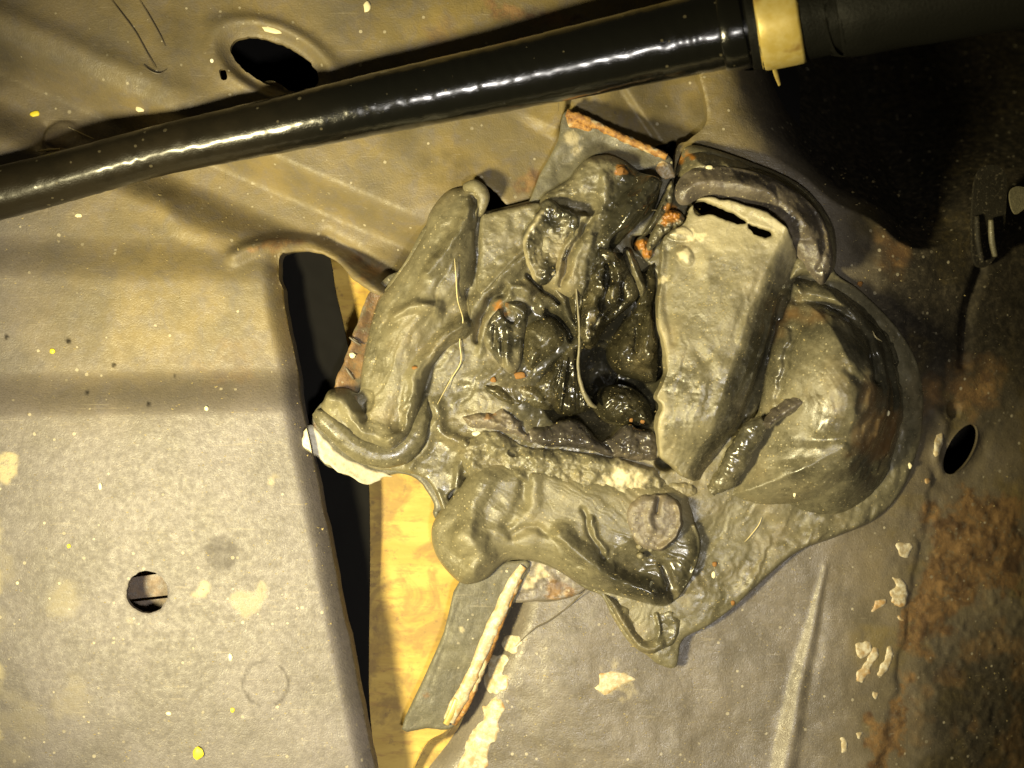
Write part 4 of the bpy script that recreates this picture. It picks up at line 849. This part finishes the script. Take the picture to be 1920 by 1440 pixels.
def hair(pts, r, mat, label, lift=3):
    pp = []
    for i, (x, y) in enumerate(pts):
        z = on((x, y)); z = 20 if z is None else z
        pp.append((x, y, z + lift, r if 0 < i < len(pts) - 1 else r * 0.4))
    o = sweep('fibre', pp, mat, None, nseg=6, sub=8)
    tag(o, label, 'hair', 'stray hairs and fibres')
hair([(852, 484), (855, 520), (858, 562), (868, 600), (862, 640), (864, 678), (845, 712), (820, 758)], 1.1, 'hair_pale', 'long pale hair bent over the left fold of the sealant', 8)
hair([(1100, 1104), (1070, 1134), (1030, 1164), (1000, 1180), (966, 1212)], 1.3, 'hair_dark', 'dark hair running from the pinhole under the lobe to the panel')
hair([(957, 1126), (990, 1124), (1020, 1128), (1060, 1122), (1098, 1106)], 1.0, 'hair_dark', 'dark hair curving along the rusty lilac shard')
hair([(205, -5), (232, 30), (255, 62), (276, 100), (292, 128)], 1.2, 'hair_dark', 'longer dark hair on the upper panel ending in a small hook')
hair([(258, -5), (280, 30), (300, 66), (310, 88)], 1.0, 'hair_dark', 'shorter dark hair at the top edge of the upper panel')
hair([(268, 122), (284, 134), (300, 138), (312, 130)], 1.6, 'hair_dark', 'hooked dark fibre scrap at the end of the longer hair')
hair([(1196, 394), (1226, 394), (1258, 395)], 0.7, 'hair_pale', 'tiny straight pale fibre stretched across to the rusty sliver', 10)
hair([(1428, 970), (1422, 985), (1404, 1008), (1396, 1016)], 1.1, 'hair_pale', 'short pale hair on the sealant below the dome')
hair([(1636, 620), (1642, 632), (1654, 640)], 1.4, 'hair_pale', 'short glinting fibre on the dark side of the dome')
hair([(70, 284), (90, 281), (112, 279)], 2.2, 'hair_pale', 'short yellow splinter beside the pipe at the left edge')
hair([(128, 238), (152, 250), (176, 260)], 1.0, 'hair_pale', 'pale fibre running from the weld lump to the pipe')

def crumb_mesh(name, mat, seed, n=1):
    bm = bmesh.new(); rs = random.Random(seed)
    bmesh.ops.create_icosphere(bm, subdivisions=n, radius=1)
    for v in bm.verts: v.co *= 0.75 + 0.4 * rs.random()
    me = bpy.data.meshes.new(name); bm.to_mesh(me); bm.free(); me.materials.append(MATS[mat]); return me
def crumb(name, x, y, rx, ry, mat, label, cat, group, seed, hz=0.45, rot=0.0):
    z = on((x, y)); z = 0 if z is None else z
    me = crumb_mesh(name, mat, seed, 2)
    for p in me.polygons: p.use_smooth = True
    o = bpy.data.objects.new(name, me); col.objects.link(o)
    o.location = W((x, y), z + min(rx, ry) * hz * 0.4); r = S * (1 - z / H)
    o.scale = (rx * r, ry * r, min(rx, ry) * hz * r); o.rotation_euler = (0, 0, rot)
    tag(o, label, cat, group)
YF, RF, CF = 'flecks of yellow paint', 'crumbs of orange rust', 'pale crumbs of grit'
crumb('paint_fleck', 98, 658, 5.5, 6, 'yellow_fleck', 'bright yellow fleck on the middle of the dusty left panel', 'paint fleck', YF, 1)
crumb('paint_fleck', 65, 213, 10, 6, 'yellow_fleck', 'bright yellow fleck on the weld lump left of the pipe', 'paint fleck', YF, 2, rot=0.2)
crumb('paint_fleck', 372, 1413, 10, 13, 'yellow_fleck', 'largest yellow fleck, below the drilled hole near the bottom edge', 'paint fleck', YF, 3)
crumb('paint_fleck', 436, 1331, 4, 5, 'yellow_fleck', 'small yellow fleck near the faint ring mark', 'paint fleck', YF, 4)
crumb('paint_fleck', 129, 1024, 4, 4, 'yellow_fleck', 'tiny yellow fleck above the cream stain on the left panel', 'paint fleck', YF, 5)
crumb('rust_crumb', 925, 712, 6, 6, 'rust_bright', 'dark orange rust crumb beside the brighter crumb in the pit', 'rust crumb', RF, 6)
crumb('rust_crumb', 975, 704, 12, 8, 'rust_bright', 'bright orange rust crumb at the foot of the glossy knob', 'rust crumb', RF, 7)
crumb('rust_crumb', 1183, 787, 4, 5, 'rust_bright', 'orange crumb on the striped knob in the pit', 'rust crumb', RF, 8)
crumb('rust_crumb', 1205, 790, 5, 5, 'rust_bright', 'orange crumb between the striped knob and the flap', 'rust crumb', RF, 9)
crumb('rust_crumb', 1612, 532, 6, 5, 'rust_bright', 'lone orange crumb in the dark above the dome', 'rust crumb', RF, 10)
crumb('rust_crumb', 1163, 321, 8, 9, 'rust_bright', 'flat orange crumb on top of the big sealant lump', 'rust crumb', RF, 11, hz=0.3)
crumb('rust_crumb', 778, 690, 6, 4, 'rust_bright', 'small orange crumb on the left fold of sealant', 'rust crumb', RF, 12)
crumb('rust_crumb', 1374, 1130, 4, 5, 'rust_bright', 'orange crumb on the film rim right of the drip', 'rust crumb', RF, 13)
crumb('rust_crumb', 1340, 1058, 5, 5, 'rust_bright', 'orange crumb on the film just right of the lobe', 'rust crumb', RF, 14)
crumb('pale_crumb', 188, 912, 4, 7, 'cream_fleck', 'white crumb on the left panel above the drilled hole', 'crumb', CF, 15)
crumb('pale_crumb', 510, 56, 20, 7, 'cream_fleck', 'long pale flake lying above the big oval hole', 'crumb', CF, 16, rot=-0.25)
crumb('pale_crumb', 262, 204, 9, 6, 'cream_fleck', 'pale crumb on the upper panel ridge above the pipe', 'crumb', CF, 17, rot=-0.4)
crumb('pale_crumb', 688, 12, 7, 12, 'cream_fleck', 'pale crumb at the very top edge of the panel', 'crumb', CF, 18)
crumb('pale_crumb', 147, 404, 7, 4, 'cream_fleck', 'pale crumb just below the pipe on the left panel', 'crumb', CF, 19)
crumb('pale_crumb', 387, 766, 4, 5, 'cream_fleck', 'pale yellow crumb in the dim band of the left panel', 'crumb', CF, 20)
crumb('pale_crumb', 1664, 774, 6, 6, 'cream_fleck', 'round pale crumb on the right flank of the dome', 'crumb', CF, 21)
crumb('pale_crumb', 1706, 873, 4, 6, 'cream_fleck', 'pale crumb at the right foot of the dome', 'crumb', CF, 22)
crumb('pale_crumb', 1330, 314, 7, 5, 'cream_fleck', 'pale crumb on the skirt above the slot', 'crumb', CF, 23)
crumb('pale_crumb', 893, 857 - 44, 9, 5, 'cream_fleck', 'white crumb beside the left end of the ragged lip', 'crumb', CF, 24)
crumb('pale_crumb', 1490, 926, 3, 7, 'cream_fleck', 'upright white crumb at the lower foot of the dome', 'crumb', CF, 25)
crumb('pale_crumb', 764, 1134, 5, 5, 'cream_fleck', 'pale crumb on the wooden board in the gap', 'crumb', CF, 26) if False else None
crumb('pale_crumb', 432, 1232, 4, 8, 'cream_fleck', 'white crumb left of the faint ring mark', 'crumb', CF, 27)
crumb('pale_crumb', 316, 1338, 6, 4, 'cream_fleck', 'white crumb below the drilled hole', 'crumb', CF, 28)
crumb('pale_crumb', 1338, 1078, 4, 7, 'cream_fleck', 'white crumb on the film right of the lobe', 'crumb', CF, 29)
crumb('pale_crumb', 661, 666, 6, 6, 'cream_fleck', 'round white crumb on the rusty edge of the torn plate', 'crumb', CF, 30)

# fine grit: thousands of grains nobody could count
rs = random.Random(5)
gv, gf = [], []
tet = [(1, 0, -.5), (-.5, .87, -.5), (-.5, -.87, -.5), (0, 0, .9)]
def grains(n, area, rmin, rmax):
    k = 0
    while k < n:
        x, y = area(); z = on((x, y))
        k += 1
        if z is None: continue
        r = (rmin + (rmax - rmin) * rs.random() ** 3) * S
        w = W((x, y), z); a = rs.random() * 6.28; b0 = len(gv)
        tl = rs.random() * 1.2
        for tx, ty, tz in tet:
            X_ = tx * math.cos(a) - ty * math.sin(a); Y_ = tx * math.sin(a) + ty * math.cos(a)
            gv.append((w.x + X_ * r * (1 + tl), w.y + Y_ * r, w.z + tz * r * 0.7))
        gf.extend([(b0, b0 + 1, b0 + 3), (b0 + 1, b0 + 2, b0 + 3), (b0 + 2, b0, b0 + 3)])
grains(1500, lambda: (rs.uniform(0, 620), rs.uniform(330, 1440)), 0.6, 2.6)
grains(1100, lambda: (rs.uniform(900, 1560), rs.uniform(1050, 1440)), 0.7, 2.6)
grains(900, lambda: (rs.uniform(600, 1740), rs.uniform(300, 1120)), 0.5, 2.2)
grains(550, lambda: (rs.gauss(1120, 90), rs.gauss(690, 90)), 0.5, 1.9)
grains(700, lambda: (rs.gauss(1340, 60), rs.gauss(560, 120)), 0.6, 1.9)
grains(400, lambda: (rs.uniform(1500, 1900), rs.uniform(350, 1440)), 0.6, 2.4)
me = bpy.data.meshes.new('grit'); me.from_pydata(gv, [], gf); me.materials.append(MATS['grit'])
g = bpy.data.objects.new('grit', me); col.objects.link(g)
tag(g, 'fine tan grit scattered over the panels and the sealant', None, None, 'stuff')
